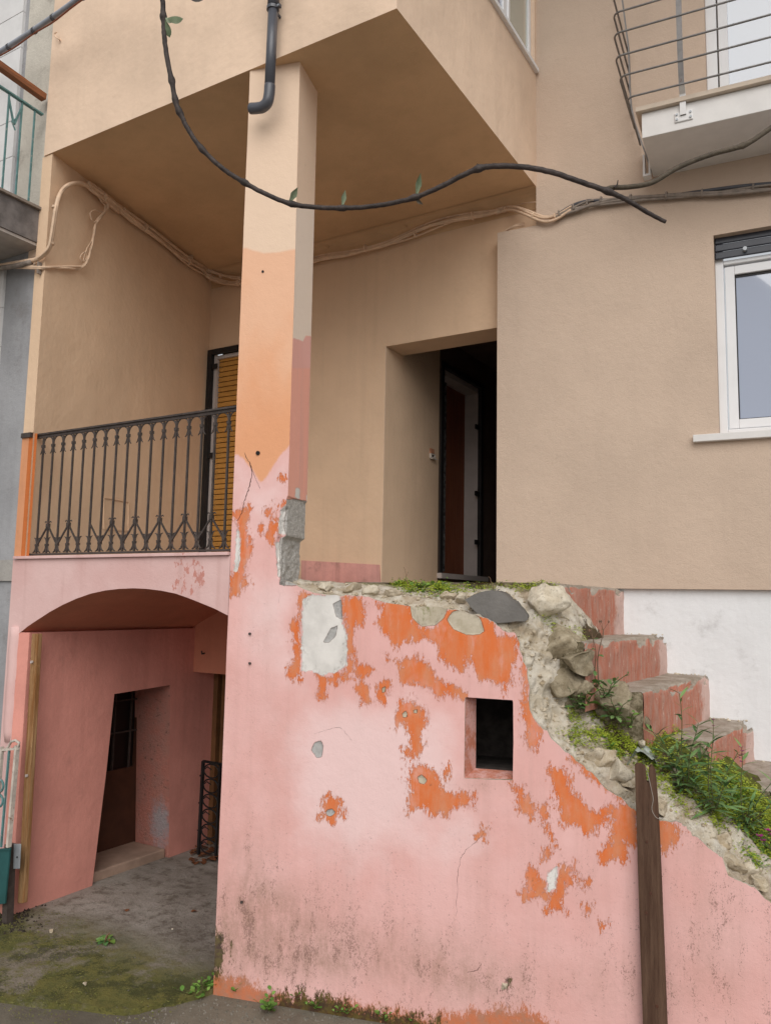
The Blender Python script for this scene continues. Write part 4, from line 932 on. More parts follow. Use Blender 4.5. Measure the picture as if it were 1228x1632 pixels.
# dark capstone with a pale edge
cap = M(); c0 = [(742,948),(786,938),(840,985),(842,995),(778,1003),(755,985)]
cap = M(); fp = [PA(x, y, .05) for x, y in ((744, 956), (762, 947), (792, 944), (818, 962), (840, 986), (800, 990), (775, 990))]
fp = [q + AD * random.uniform(-.006, .006) + _z * random.uniform(-.005, .005) for q in crom(fp + fp[:1], 4)[:-1]]
bpz = [q + AN * .26 + _z * .012 for q in fp]; n = len(fp)
cap.add(fp + bpz, [tuple(range(n)), tuple(range(n, 2 * n))[::-1]] + [(i, (i + 1) % n, n + (i + 1) % n, n + i) for i in range(n)])
cap.build('capstone', MT['darkstone'], SWALL, bevel=.006, label='dark slate grey stone at the top of the wall')

# ================================================================== outdoor steps
ST = thing('staircase', 'five worn concrete steps with red painted risers climbing along the white wall', 'steps', (-1.0, 5.3, ZG))
TR = [ZL, -.194, -.455, -.735, -.985]
FARX = [-1.487, -1.203, -.936, -.676, -.41]; FARY = [5.80, 5.82, 5.85, 5.87, 5.90]
NEARX = [-1.535, -1.29, -1.055, -.785, -.50]; NEARY = [4.45, 4.20, 4.47, 4.83, 4.98]
BACKX = [-3.0] + [x - .05 for x in FARX[:-1]]; BNX = [-3.0] + [x - .05 for x in NEARX[:-1]]
for i in range(5):
    f0 = np.array((FARX[i], FARY[i] + .05, 0)); n0_ = np.array((NEARX[i], NEARY[i], 0)); bf = np.array((BACKX[i], FARY[i] - .02 + .05, 0)); bn = np.array((BNX[i], NEARY[i] + .05 - .1 * (i > 0), 0))
    nl = 46; nh = 16; nt = 8; V = []; E_ = []; SD = []
    def row(fn, fside, zt):
        for a in np.linspace(0, 1, nl): V.append(fn(a)); 
    # profile runs: tread back -> tread front -> rounded nose -> riser foot
    prof_ = [(q, TR[i], 0) for q in np.linspace(1, .06, nt)] + [(.02, TR[i] - .003, 0), (.0, TR[i] - .015, 0)] + [(0, z, 1) for z in np.linspace(TR[i] - .03, TR[i] - .36, nh)]
    for (q, z, kind) in prof_:
        for a in np.linspace(0, 1, nl):
            base = (f0 * (1 - a) + n0_ * a) * (1 - q) + (bf * (1 - a) + bn * a) * q
            V.append(base + _z * z); E_.append(np.linalg.norm(f0 - n0_) * a); SD.append(0.0)
    npf = len(prof_)
    Fm = [(a * nl + b, a * nl + b + 1, (a + 1) * nl + b + 1, (a + 1) * nl + b) for a in range(npf - 1) for b in range(nl - 1)]
    # near end of the step: rough broken masonry
    st = len(V); endcols = 10
    for (q, z, kind) in prof_:
        V.append(n0_ * (1 - q) + bn * q + _z * z); E_.append(9); SD.append(1.0)
    c0 = len(V)
    for (q, z, kind) in prof_:
        V.append(n0_ * .5 + bn * .5 + _z * (TR[i] - .36)); E_.append(9); SD.append(1.0)
    Fm += [(st + k, st + k + 1, c0 + k + 1, c0 + k) for k in range(npf - 1)]
    V = np.array(V); d = fbm(V, 14, 4, 40 + i) * .012 + fbm(V, 3, 2, 50 + i) * .014; V[:, 0] += d; V[:, 2] += fbm(V, 8, 4, 60 + i) * .010; V[:, 1] += np.where(np.array(SD) > .5, fbm(V, 9, 4, 71) * .09, 0)
    rowi = np.arange(len(V)) // nl; nose = np.isin(rowi, (nt - 1, nt, nt + 1, nt + 2)) & (np.arange(len(V)) < npf * nl)
    chip = np.clip(fbm(V, 16, 4, 90 + i) - .06, 0, .3) * .16 * nose; V[:, 2] -= chip; V[:, 0] -= chip * .8
    m = M(); m.v = [tuple(q) for q in V]; m.f = Fm
    o = m.build('step', MT['step'], ST, smooth=True)
    for nm_, ar in (('edge', E_), ('side', SD)):
        at = o.data.attributes.new(nm_, 'FLOAT', 'POINT'); at.data.foreach_set('value', np.array(ar, dtype=np.float32))
# crumbs of plaster where the treads meet the white wall
for k in range(46):
    i = random.choice((1, 1, 2, 2, 3, 3, 4)); x = FARX[i] - random.uniform(.01, .27); b = (x - B0[0]) / BD[0]
    P = B(b, TR[i] + .004, .04 - abs(random.gauss(0, .035))); put_stone(ROCKP[k % 3], P, random.uniform(.004, .013), parent=ST, name='plaster_crumb')
# the next tread and the stone beside it at the right edge of the view
P = PZ(1212, 1300, -1.15); put_stone(ROCKP[1], np.array((-.42, 4.75, -1.22)), (.13, .12, .2), (0, 0, .4), ST, 'edge_stone')

# ================================================================== wrought iron railing of the loggia
RY = YP + .045
def rp(x, y): P = PY(x, y, RY); return P
zt_, zb_ = 1.143, ZF + .045
RL = thing('loggia_railing', 'dark brown wrought iron railing with little arches and pointed braces between orange pier and pillar', 'railing', (-4.1, RY, ZF))
xs = [rp(zx * .342, 380 + 1250 * .342)[0] for zx in (185, 230, 283, 335, 387, 437, 490, 542, 595, 648, 703, 760, 818, 877, 935, 995, 1057)]
xA, xB = rp(80, 600)[0], 0
xs = list(np.linspace(-4.985, rp(1057 * .342, 760)[0], 17)) ; dx = xs[1] - xs[0]; xs.append(xs[-1] + dx)
m = M(); m.bar((-5.10, RY, zt_), (-3.12, RY, zt_), .035, .012); m.bar((-5.06, RY, zt_ - .016), (-3.12, RY, zt_ - .016), .014, .02); m.build('top_rail', MT['iron'], RL)
m = M(); m.bar((-5.06, RY, zb_ - .008), (-3.12, RY, zb_ - .008), .026, .012); m.build('bottom_rail', MT['iron'], RL)
m = M(); m.box((-5.165, RY - .06, zt_ - .022), (-5.06, RY + .02, zt_ + .012)); m.build('wall_plate', MT['iron'], RL)
def arc(cx, cz, r, a0, a1, n=9, y=RY, sx=1.0): return [(cx + sx * r * math.cos(a0 + (a1 - a0) * k / n), y, cz + r * math.sin(a0 + (a1 - a0) * k / n)) for k in range(n + 1)]
zcol = zt_ - .088; zv = ZF + .235
def baluster(x, braced, wob=0):
    m = M(); m.bar((x, RY, zb_), (x, RY, zt_ - .03), .0115, .0115); m.box((x - .011, RY - .010, zcol - .010), (x + .011, RY + .010, zcol + .010))
    m.tube(arc(x - .020, zcol - .055, .020, 1.5, .2, 5) + [], .0042, 5); m.tube(arc(x + .020, zcol - .055, .020, 1.64, 2.94, 5), .0042, 5)
    for sg in (-1, 1):
        m.tube([(x + sg * .007, RY, zcol), (x + sg * .010, RY, zcol - .022), (x + sg * .018, RY, zcol - .045), (x + sg * .030, RY, zcol - .056)], [.0055, .005, .0045, .003], 5)
        m.tube([(x + sg * .006, RY, zb_ + .062), (x + sg * .010, RY, zb_ + .085), (x + sg * .020, RY, zb_ + .104), (x + sg * .034, RY, zb_ + .108)], [.0055, .0055, .005, .0025], 5)
        m.tube([(x + sg * .007, RY, zb_ + .05), (x + sg * .012, RY, zb_ + .028), (x + sg * .024, RY, zb_ + .010), (x + sg * .038, RY, zb_ + .004)], [.007, .0065, .006, .004], 5)
    m.box((x - .011, RY - .010, zb_ + .048), (x + .011, RY + .010, zb_ + .064))
    if braced:
        m.box((x - .012, RY - .011, zv - .012), (x + .012, RY + .011, zv + .014))
        for sg in (-1, 1): m.tube([(x + sg * .006, RY, zv + .006), (x + sg * .014, RY, zv + .026), (x + sg * .026, RY, zv + .030), (x + sg * .034, RY, zv + .022)], [.005, .005, .0045, .003], 5)
    return m
for i, x in enumerate(xs[:-1]):
    baluster(x, i % 2 == 1 and i not in (5,)).build('baluster', MT['iron'], RL)
    if i < len(xs) - 1:
        r = dx / 2 - .006
        m = M(); m.tube([(x + .006, RY, zcol + .004)] + arc(x + dx / 2, zcol + .018, r, math.pi, 0, 12) + [(x + dx - .006, RY, zcol + .004)], .0052, 5); m.build('arch_scroll', MT['iron'], RL)
    if i % 2 == 1:
        for sg in ((1,) if i == 5 else (-1, 1)):
            if not 0 <= i + sg <= 17: continue
            m = M(); x1 = x + sg * dx
            m.bar((x + sg * .008, RY, zv - .008), (x1 - sg * .004, RY, zb_ + .058), .0095, .0095); m.build('brace', MT['iron'], RL)

# ================================================================== balcony railing on the right
BR = thing('balcony_railing', 'grey steel balcony railing of horizontal rods with bulging posts above the white slab', 'railing', B(b0, fz, -.55))
corners = []
for x, y in ((974.5, -12), (976, 21.5), (976.7, 54.3), (979.4, 90.6), (986, 122), (997.5, 156)):
    lo, hi = -.05, .30
    for _ in range(40):
        e = (lo + hi) / 2; bb, zz = bz(x, y, -(BDp + e))
        if bb > b0 - e: hi = e
        else: lo = e
    corners.append((e, zz))
es = [c[0] for c in corners]
for (e, zz) in corners:
    e = max(e, .01)
    pts = [B(3.2, zz, -(BDp + e)), B(b0 - e + .05, zz, -(BDp + e))] + [B(b0 - e + .05 - .05 * math.sin(a), zz, -(BDp + e) + .05 - .05 * math.cos(a)) for a in np.linspace(.25, math.pi / 2, 5)] + [B(b0 - e, zz, -.02)]
    m = M(); m.tube(pts, .0068, 7); m.build('rod', MT['steel'], BR, smooth=True)
bp = bz(1087.5, 170, -BDp - .01)[0]
for bpost in (bp, bp + 1.15):
    path = [B(bpost, fz - .085, -BDp - .012), B(bpost, corners[5][1] - .03, -BDp - .02)] + [B(bpost, zz, -(BDp + max(e, .01)) + .006) for e, zz in corners[::-1]] + [B(bpost, corners[0][1] + .15, -(BDp + corners[0][0]) + .01)]
    m = M()
    for a, b in zip(path[:-1], path[1:]): m.bar(a, b, .034, .012, up=BN)
    m.build('post', MT['steel'], BR)
    m = M(); m.bar(path[0], path[1] + _z * .0, .038, .018, up=BN); m.bar(path[1], path[2], .036, .016, up=BN); m.build('post_foot', MT['white_steel'], BR)
    m = M(); m.bbox(bpost - .055, bpost + .06, fz - .125, fz - .055, -BDp - .010, -BDp + .002); pp = m.build('base_plate', MT['white_steel'], BR, bevel=.006)
    for sb in (-.04, .045):
        for z in (-.107, -.073):
            P = B(bpost + sb, fz + z, -BDp - .01); m = M(); m.tube([P + BN * .002, P - BN * .008], .0075, 6); m.build('bolt', MT['plate'], pp)
path = [B(b0 - max(e, .01) + .012, zz, -.10) for e, zz in corners[::-1]]; path = [B(b0 - .005, fz - .15, -.10)] + path + [path[-1] + np.array((-.04, 0, .4))]
m = M()
for a, b in zip(path[:-1], path[1:]): m.bar(a, b, .030, .010, up=BD)
m.build('post', MT['steel'], BR)
m = M(); q = bz(1030, 262, -.10); P = B(b0 - .03, BZ, -.10)
for (u0, u1, z0, z1) in ((-.055, -.04, -.03, .12), (-.015, -.003, -.03, .12), (-.055, -.003, -.045, -.03)): m.bbox(b0 + u0, b0 + u1, BZ + z0, BZ + z1, -.13, -.06)
m.build('wall_bracket', MT['white_steel'], BR)

# ================================================================== neighbouring house on the left
NB = thing('neighbour_house', 'narrow strip of grey rendered neighbouring house with pale tiles and an upstairs balcony', 'house', (-5.8, 3.9, ZG))
NY = 3.56
def gx(x, y): return PY(x, y, NY)[0]
m = M(); m.poly((-9.5, NY, ZG - .1), (-5.13, NY, ZG - .1), (-5.13, NY, TOP), (-9.5, NY, TOP)); m.poly((-9.5, NY, TOP), (-5.13, NY, TOP), (-5.13, 6, TOP), (-9.5, 6, TOP)); m.build('wall', MT['grey_wall'], NB)
m = M(); m.box((gx(48, 40), NY - .012, 2.9), (-5.14, NY + .02, TOP)); m.build('corner_strip', MT['old_wall'], NB)
m = M(); m.box((-5.30, NY - .006, 2.45), (-5.14, NY + .02, 2.9)); m.build('corner_strip', MT['beige'], NB)
tl = gx(21, 300)
for r in range(20):
    for c in range(4):
        z0 = .35 + r * .305; wd = .40
        if 2.5 < z0 + .15 < 2.75: continue
        m = M(); x1 = tl - c * (wd + .004); m.box((x1 - wd, NY - .022 - .002 * ((r * 7 + c * 3) % 3), z0), (x1, NY + .01, z0 + .301)); m.build('tile', MT['tile'], NB)
m = M(); m.poly((-5.16, YP - .004, ZG), (gx(0, 900) - 2.5, YP - .004, ZG), (gx(0, 900) - 2.5, YP - .004, -.5), (-5.16, YP - .004, -.5)); 
tl2 = .0
SX = -5.155
m = M(); m.box((-7.5, 1.9, 2.595), (SX, NY - .004, 2.84)); m.build('balcony_slab', plain('dirty_grey_slab', (.155, .14, .135), .7, 0, .3, 9, .2, 60, worn=((.36, .34, .32), 40, .70)), NB)
m = M(); m.box((-7.5, 1.88, 2.842), (SX + .025, NY - .004, 2.862)); m.build('balcony_coping', MT['cable_grey'], NB)
m = M(); m.box((-7.5, 1.9, 2.57), (SX - .01, NY - .004, 2.593)); m.build('balcony_soffit', plain('pale_balcony_soffit', (.40, .36, .33), .8), NB)
NRL = thing('neighbour_railing', 'teal iron balcony railing with an orange wooden handrail at the left edge', 'railing', (SX - .02, 2.8, 2.86))
m = M()
def nx_(x, y): return PX(x, y, SX - .02)
a, b = nx_(-60, 62), nx_(71, 156); m.bar(b, b + (a - b) * 1.6, .055, .05); m.build('handrail', MT['handrail'], NRL, bevel=.003)
a, b = nx_(-60, 98), nx_(68, 183); m = M(); m.bar(b, b + (a - b) * 1.6, .03, .012); m.build('rail', MT['teal'], NRL)
for k in range(7):
    y = 3.44 - k * .105; P = np.array((SX - .02, y, 2.86)); tz = b[2] + (a - b)[2] * (y - b[1]) / (a - b)[1]
    m = M(); m.bar(P, (SX - .02, y, tz), .011); o = m.build('bar', MT['teal'], NRL)
for k in (0, 2, 4):
    y = 3.335 - k * .105; m = M(); m.bar((SX - .02, y, 3.57), (SX - .02, y - .05, 3.40), .012); m.bar((SX - .02, y - .105, 3.57), (SX - .02, y - .055, 3.40), .012)
    m.tube([(SX - .02, y - .04, 3.45), (SX - .02, y - .07, 3.41), (SX - .02, y - .04, 3.36)], .006, 5); m.build('vee_ornament', MT['teal'], NRL)

# gate standing against the neighbour's wall
GT = thing('garden_gate', 'old teal and flaking cream iron gate at the lower left corner beside the arch', 'gate', (-5.2, 3.38, ZG))
gy = 3.40
def gp(x, y): return PY(x, y, gy)
m = M(); m.bar(gp(28, 1188), gp(14, 1350), .028, .02); m.build('upright', MT['pale_iron'], GT)
m = M(); m.bar(gp(4, 1190), gp(-8, 1350), .020, .016); m.build('upright', MT['pale_iron'], GT)
m = M(); m.bar(gp(15, 1196), gp(2, 1350), .012, .012); m.build('bar', MT['teal'], GT)
m = M(); m.bar(gp(-60, 1200), gp(30, 1193), .016, .014); m.build('top_bar', MT['pale_iron'], GT)
m = M(); P = gp(20, 1190); m.tube([gp(8, 1196), gp(14, 1190), gp(18, 1182), gp(25, 1180), gp(31, 1184), gp(29, 1190), gp(23, 1192)], .009, 6); m.build('scroll', MT['pale_iron'], GT, smooth=True)
m = M(); m.bar(gp(-60, 1358), gp(17, 1353), .012, .012); m.hexa([gp(-80, 1452), gp(8, 1440), gp(8, 1440) + (0, .01, 0), gp(-80, 1452) + (0, .01, 0)], [gp(-80, 1357), gp(16, 1354), gp(16, 1354) + (0, .01, 0), gp(-80, 1357) + (0, .01, 0)]); m.build('panel', MT['teal_panel'], GT)
for (x, y) in ((0, 1252), (-1, 1276)):
    m = M(); P = gp(x, y); m.tube([P + np.array((math.cos(a), 0, math.sin(a))) * .038 for a in np.linspace(-1.7, 1.7, 10)], .008, 6); m.build('scroll', MT['teal'], GT, smooth=True)
GP = thing('gate_post', 'dark iron gate post with a grey hinge plate at the foot of the pink pier', 'post', PY(14, 1478, 3.46) * (1, 1, 0) + (0, 0, ZG))
a = PY(17, 1345, 3.46); b = PY(12, 1480, 3.46); m = M(); m.bar(a, (b[0], b[1], ZG - .02), .05, .05); m.build('post', MT['iron'], GP)
m = M(); a = PY(22, 1345, 3.45); c = PY(33, 1345, 3.45); d = PY(31, 1385, 3.45); e = PY(21, 1385, 3.45)
m.hexa([e, d, d + (0, .008, 0), e + (0, .008, 0)], [a, c, c + (0, .008, 0), a + (0, .008, 0)]); pp = m.build('hinge_plate', MT['plate'], GP, bevel=.003)
P = PY(28, 1366, 3.448); m = M(); m.tube([P, P + (0, -.004, 0)], .006, 6); m.build('rivet', MT['black_iron'], pp)
BO = thing('door_board', 'tall yellow brown wooden board fixed upright inside the left edge of the arch', 'board', (-5.0, YP + .05, ZG))
q = [PY(51, 1010, YP + .012), PY(61, 1010, YP + .012), PY(37, 1440, YP + .012), PY(28, 1440, YP + .012)]
m = M(); m.hexa([q[3], q[2], q[2] + (0, .035, 0), q[3] + (0, .035, 0)], [q[0], q[1], q[1] + (0, .035, 0), q[0] + (0, .035, 0)]); m.build('plank', MT['board'], BO, bevel=.004)
for y in (1055, 1236):
    P = PY(54 - (y - 1012) * .045, y, YP + .006); m = M(); m.tube([P, P + (0, -.012, 0)], .010, 7); m.build('screw', MT['jamb_grey'], BO)

# folded iron gate inside the cellar
IG = thing('iron_gate', 'small black wrought iron gate with a column of rings inside the cellar', 'gate', (-4.8, 5.2, ZG))
iy = 5.16
def ip(x, y): return PY(x, y, iy)
a, b = ip(324, 1213), ip(316, 1362); wv = .19
m = M(); m.bar(a, (a[0] - .01, iy, ZG + .01), .022, .022); m.bar(a + (wv, 0, 0), (a[0] + wv - .01, iy, ZG + .01), .018, .018); m.bar(a + (wv * 2.2, 0, 0), (a[0] + wv * 2.2, iy, ZG + .01), .018, .018); m.build('frame', MT['black_iron'], IG)
m = M(); m.bar(a, a + (.45, 0, -.004), .018, .018); m.build('top_bar', MT['black_iron'], IG)
hh = (a[2] - ZG - .04) / 6
for k in range(6):
    cz = ZG + .03 + hh * (k + .5); m = M(); m.tube([(a[0] + wv / 2 + (wv / 2 - .012) * math.cos(t), iy, cz + hh * .46 * math.sin(t)) for t in np.linspace(0, 2 * math.pi, 15)], .0065, 5)
    m.tube([(a[0] + .01, iy, cz), (a[0] + .05, iy, cz + .03), (a[0] + wv * .5, iy, cz + hh * .1)], .005, 5); m.build('ring', MT['black_iron'], IG)
for k in range(3):
    m = M(); m.tube([(a[0] - .004, iy, ZG + .2 + k * .22), (a[0] - .03, iy, ZG + .2 + k * .22)], .008, 5); m.build('lug', MT['black_iron'], IG)

# ================================================================== downpipe, hook, overhead conduit
DP = thing('downpipe', 'dark grey plastic downpipe with an open elbow ending in front of the pillar top', 'pipe', (-2.93, 3.44, 2.95))
Y0_ = 3.44
c = [PY(x, y, Y0_) for x, y in ((438, -60), (437, -20), (435, 20))]
m = M(); m.tube([PY(439.5, -90, Y0_), PY(435.3, 10, Y0_)], .0345, 20); m.build('upper_pipe', MT['pvc'], DP, smooth=False)
m = M(); m.tube([PY(435.5, 8, Y0_), PY(429.5, 142, Y0_)], .0305, 20); m.build('pipe', MT['pvc'], DP)
for me_ in (bpy.data.objects['upper_pipe'], bpy.data.objects['pipe']):
    me_.data.polygons.foreach_set('use_smooth', [len(p.vertices) == 4 for p in me_.data.polygons])
ctrl_ = [PY(430, 136, Y0_), PY(429, 150, Y0_), PY(426, 163, Y0_), PY(418.5, 170.5, Y0_), PY(409, 172.5, Y0_), PY(400.5, 173, Y0_)]
m = M(); m.tube(crom(ctrl_, 5), [.0330] * 21 + [.0330] * 5, 20, caps=False); o = m.build('elbow', MT['pvc'], DP, smooth=True)
s2 = o.modifiers.new('thickness', 'SOLIDIFY'); s2.thickness = .003
m = M(); P = PY(434.8, 14, Y0_); m.tube([P + (0, 0, .010), P - (0, 0, .010)], .0375, 20); m.bar(P + (.03, 0, 0), P + (.058, 0, 0), .02, .018); m.bar(P + (.0, .03, 0), P + (.0, .08, -.01), .012, .012); m.build('clamp', MT['pvc'], DP)
m = M(); m.tube([P + (.047, -.012, 0), P + (.047, .018, 0)], .006, 7); m.build('screw', MT['plate'], DP)
HK = thing('wall_hook', 'small bent wire hook in the beige upper wall near the left edge', 'hook', PY(92, 60, JY))
m = M(); m.tube(crom([PY(95, 64, JY + .01), PY(95, 63, JY - .02), PY(89, 59, JY - .03), PY(87, 54, JY - .03), PY(91, 51, JY - .03)], 4), .0045, 6); m.build('wire', MT['cable_beige'], HK, smooth=True)
OC = thing('overhead_conduit', 'blue grey conduit with dark ties crossing the upper left corner', 'conduit', PY(0, 82, 3.2))
cp = [on(x, y, (0, yy, 0), (0, 1, 0)) for x, y, yy in ((-160, 190, 3.46), (-60, 122, 3.40), (0, 83, 3.34), (60, 44, 3.28), (125, -2, 3.20), (220, -80, 3.08))]
m = M(); m.tube(crom(cp, 6), .019, 10); m.build('conduit', MT['conduit'], OC, smooth=True)
m = M(); m.tube([q - _z * (.035 + .006 * math.sin(i)) for i, q in enumerate(crom(cp, 6))], .006, 6); m.build('wire', MT['reddoor'], OC)
for f in (.36, .47, .60, .70, .84):
    cc = crom(cp, 12); i = int(f * (len(cc) - 2)); P = cc[i]; d = cc[i + 1] - cc[i]; d /= np.linalg.norm(d)
    m = M(); m.tube([P - d * .010 - _z * .006, P + d * .010 - _z * .006], .025, 9); m.build('tie', MT['cable_dark'], OC)

# ================================================================== cables under the ceiling
def bundle(th, path, rad, mats, n, jit, seed, ties=0, name='cable'):
    r = np.random.default_rng(seed); c = crom(path, 7)
    for k in range(n):
        ph = r.uniform(0, 6.3, 3); off = r.uniform(-jit, jit, 3) * (.3, .3, 1)
        pts = [q + off + np.array((0, 0, jit * .7 * math.sin(i * .21 + ph[0]))) + np.array((0, -jit * .3 * abs(math.sin(i * .13 + ph[1])), 0)) for i, q in enumerate(c)]
        m = M(); m.tube(pts, rad * r.uniform(.65, 1.1), 6); m.build(name, MT[mats[k % len(mats)]], th, smooth=True)
    for k in range(ties):
        i = int((k + .5) / ties * (len(c) - 2)); P = c[i]; d = c[i + 1] - c[i]; d = d / np.linalg.norm(d)
        m = M(); m.tube([P - d * .006, P + d * .006], jit * .8 + rad, 8); m.build('tie', MT[mats[0]], th)
lw = lambda x, y, t=.055: PL(x, y, t)
CB = thing('cable_bundle', 'beige painted cables sagging along the loggia ceiling edge behind the pillar', 'cables', (-4.5, 5.0, 2.9))
p1 = [lw(142, 295), lw(170, 318), lw(205, 345), lw(250, 376), lw(290, 410), lw(320, 431)]
P0 = lw(333, 441); p1 += [P0, PY(360, 449, YB - .06), PY(385, 450, YB - .06), PY(440, 440, YB - .06), PY(508, 415, YB - .065), PY(560, 402, YB - .065), PY(612, 388, YB - .065), PY(655, 374, YB - .065), PY(705, 357, YB - .065), PY(760, 342, YB - .065), PY(795, 334, YB - .065)]
bundle(CB, p1, .0125, ('cable_beige',), 5, .030, 3, 9)
p2 = [lw(150, 300), lw(190, 330), lw(240, 363), lw(290, 400), lw(318, 420), lw(333, 432), PY(360, 441, YB - .07), PY(385, 443, YB - .07)]
bundle(CB, p2, .0110, ('cable_beige',), 2, .020, 5, 3)
CL = thing('cable_loop', 'thick beige conduit looping down the loggia corner to a loose hanging cable', 'cables', L(.3, 2.6, .03))
q1 = [PY(-30, 432, YP - .03), PY(0, 424, YP - .03), PY(40, 417, YP - .03), PY(62, 412, YP - .03), PY(78, 396, YP - .03), PY(84, 370, YP - .03), PY(90, 330, YP - .02), lw(97, 308, .03), lw(108, 296), lw(124, 292), lw(140, 297), lw(165, 318), lw(190, 338)]
m = M(); m.tube(crom(q1, 6), .0165, 9); m.build('conduit', MT['cable_beige'], CL, smooth=True)
q1b = [q + np.array((.012, -.012, -.006)) * (1 + .3 * math.sin(i)) for i, q in enumerate(q1[3:])]
m = M(); m.tube(crom(q1b, 6), .007, 6); m.build('cable', MT['cable_beige'], CL, smooth=True)
q2 = [PY(-20, 428, YP - .02), PY(30, 424, YP - .02), PY(66, 425, YP - .02), lw(100, 426, .02), lw(124, 425, .02), lw(136, 420), lw(143, 405), lw(148, 380), lw(153, 357), lw(162, 343), lw(172, 330), lw(168, 318), lw(160, 316)]
for k in range(2):
    m = M(); m.tube([q + np.array((.006 * math.sin(i * .6 + k * 2), 0, -.012 * k + .006 * math.sin(i * .4 + k))) for i, q in enumerate(crom(q2, 6))], .010 - .002 * k, 7); m.build('cable', MT['cable_beige'], CL, smooth=True)
q3 = [lw(147, 352), lw(144, 340), lw(152, 335), lw(165, 338), lw(175, 326), lw(172, 312), lw(164, 308), lw(160, 318), lw(168, 330), lw(160, 350), lw(150, 354)]
m = M(); m.tube(crom(q3, 6), .006, 6); m.build('loose_cable', MT['cable_beige'], CL, smooth=True)
q4 = [lw(132, 418), lw(128, 410), lw(135, 402), lw(139, 410), lw(133, 416), lw(138, 398), lw(146, 385)]
m = M(); m.tube(crom(q4, 5), .005, 5); m.build('loose_cable', MT['cable_beige'], CL, smooth=True)
for x, y in ((88, 330), (82, 388)):
    P = PY(x, y, YP - .025); m = M(); m.tube([P - _z * .008, P + _z * .008], .022, 9); m.build('clip', MT['cable_beige'], CL)
m = M(); P = PY(63, 426, YP - .02); m.bar(P - _z * .05, P + _z * .04, .012, .03); m.build('clip', MT['cable_grey'], CL)
m = M(); m.tube(crom([PY(-20, 436, YP - .03), PY(0, 428, YP - .04), PY(25, 424, YP - .04), PY(50, 418, YP - .04)], 5), .019, 8); m.build('sleeve', MT['cable_grey'], CL, smooth=True)
FC = thing('facade_cables', 'weathered grey cable bundle tied along the facade below the white balcony', 'cables', PB(1000, 315))
w1 = [PY(790, 336, YB - .04), PY(812, 334, YB - .05), PB(838, 341, -.03), PB(862, 347, -.03), PB(884, 345, -.03), PB(910, 333, -.03), PB(940, 323, -.03), PB(975, 318, -.03), PB(1050, 313, -.03), PB(1130, 307, -.03), PB(1228, 297, -.03), PB(1330, 288, -.03)]
bundle(FC, w1[:6], .0105, ('cable_beige',), 5, .020, 9, 3)
bundle(FC, w1[4:], .0125, ('cable_grey', 'cable_grey', 'cable_grey', 'cable_dark'), 6, .024, 12, 9)
m = M(); m.tube(crom([PY(800, 338, YB - .03), PY(830, 325, YB - .03), PB(852, 322, -.005)], 6), .004, 5); m.build('thin_wire', MT['cable_beige'], FC)
SB = thing('loose_cable_ends', 'thin beige cable ends lying on top of the thickened wall edge', 'cables', PB(820, 352))
for k in range(2):
    m = M(); m.tube(crom([B(-.26, 2.955 + .008, .03 + .02 * k), B(-.18, 2.99 - .01 * k, .02), B(-.10, 3.0 - .015 * k, .03)], 5), .006, 5); m.build('cable', MT['cable_beige'], SB)

# ================================================================== vine branch hanging in front
VB = thing('vine_branch', 'long bare dark vine branch curving across the front with a few leaves', 'branch', on(470, 328, CF * 2.1, CF))
VD = 2.1
def vp(x, y, d=None):
    d = d or VD + .10 * math.sin(x / 210.0); return on(x, y, CF * d, CF)
main = [(256,-60),(259,-10),(260.5,25),(262,60),(267,95),(274,130),(281,165),(292,190),(300,206),(320,235),(353,267),(388,290),(425,310),(465,325),(510,331),(560,331.5),(610,326.5),(660,315),(703,297),(740,278),(765,268),(790,265),(835,266.5),(880,275),(925,290),(968,305),(1000,320),(1030,338),(1060,354)]
pts = crom([vp(x, y) for x, y in main], 8); rads = np.interp(np.linspace(0, 1, len(pts)), [0, .3, .6, .75, .9, 1], [.0068, .0065, .0063, .0072, .0066, .0050])
def bumps(pts, rads, at, amp=.55, wdt=.010):
    r = np.array(rads); P = np.array(pts)
    for q in at: r = r * (1 + amp * np.exp(-(np.linalg.norm(P - q, axis=1) / wdt) ** 2))
    return r
nodes = [vp(*q) for q in ((261, 26), (273, 128), (281, 158), (287, 178), (322, 238), (390, 291), (466, 325), (545, 331), (660, 315), (762, 269), (968, 305))]
rads = bumps(pts, rads, nodes)
_j = np.random.default_rng(8); pts = [q + _j.normal(size=3) * .0003 for q in pts]; rads = rads * _j.uniform(.97, 1.04, len(rads))
m = M(); m.tube(pts, rads, 9); m.build('stem', MT['vine'], VB, smooth=True)
f2 = [(962,303),(975,299),(1000,298),(1038,291),(1080,267),(1130,247),(1183,232),(1215,213),(1260,180),(1330,130)]
pts2 = crom([vp(x, y, VD + .10 * math.sin(968 / 210.0) + .006 * i) for i, (x, y) in enumerate(f2)], 7); r2 = bumps(pts2, np.full(len(pts2), .0064), [vp(1050, 286), vp(1183, 232)], .4)
m = M(); m.tube(pts2, r2, 9); m.build('side_shoot', MT['vine_light'], VB, smooth=True)
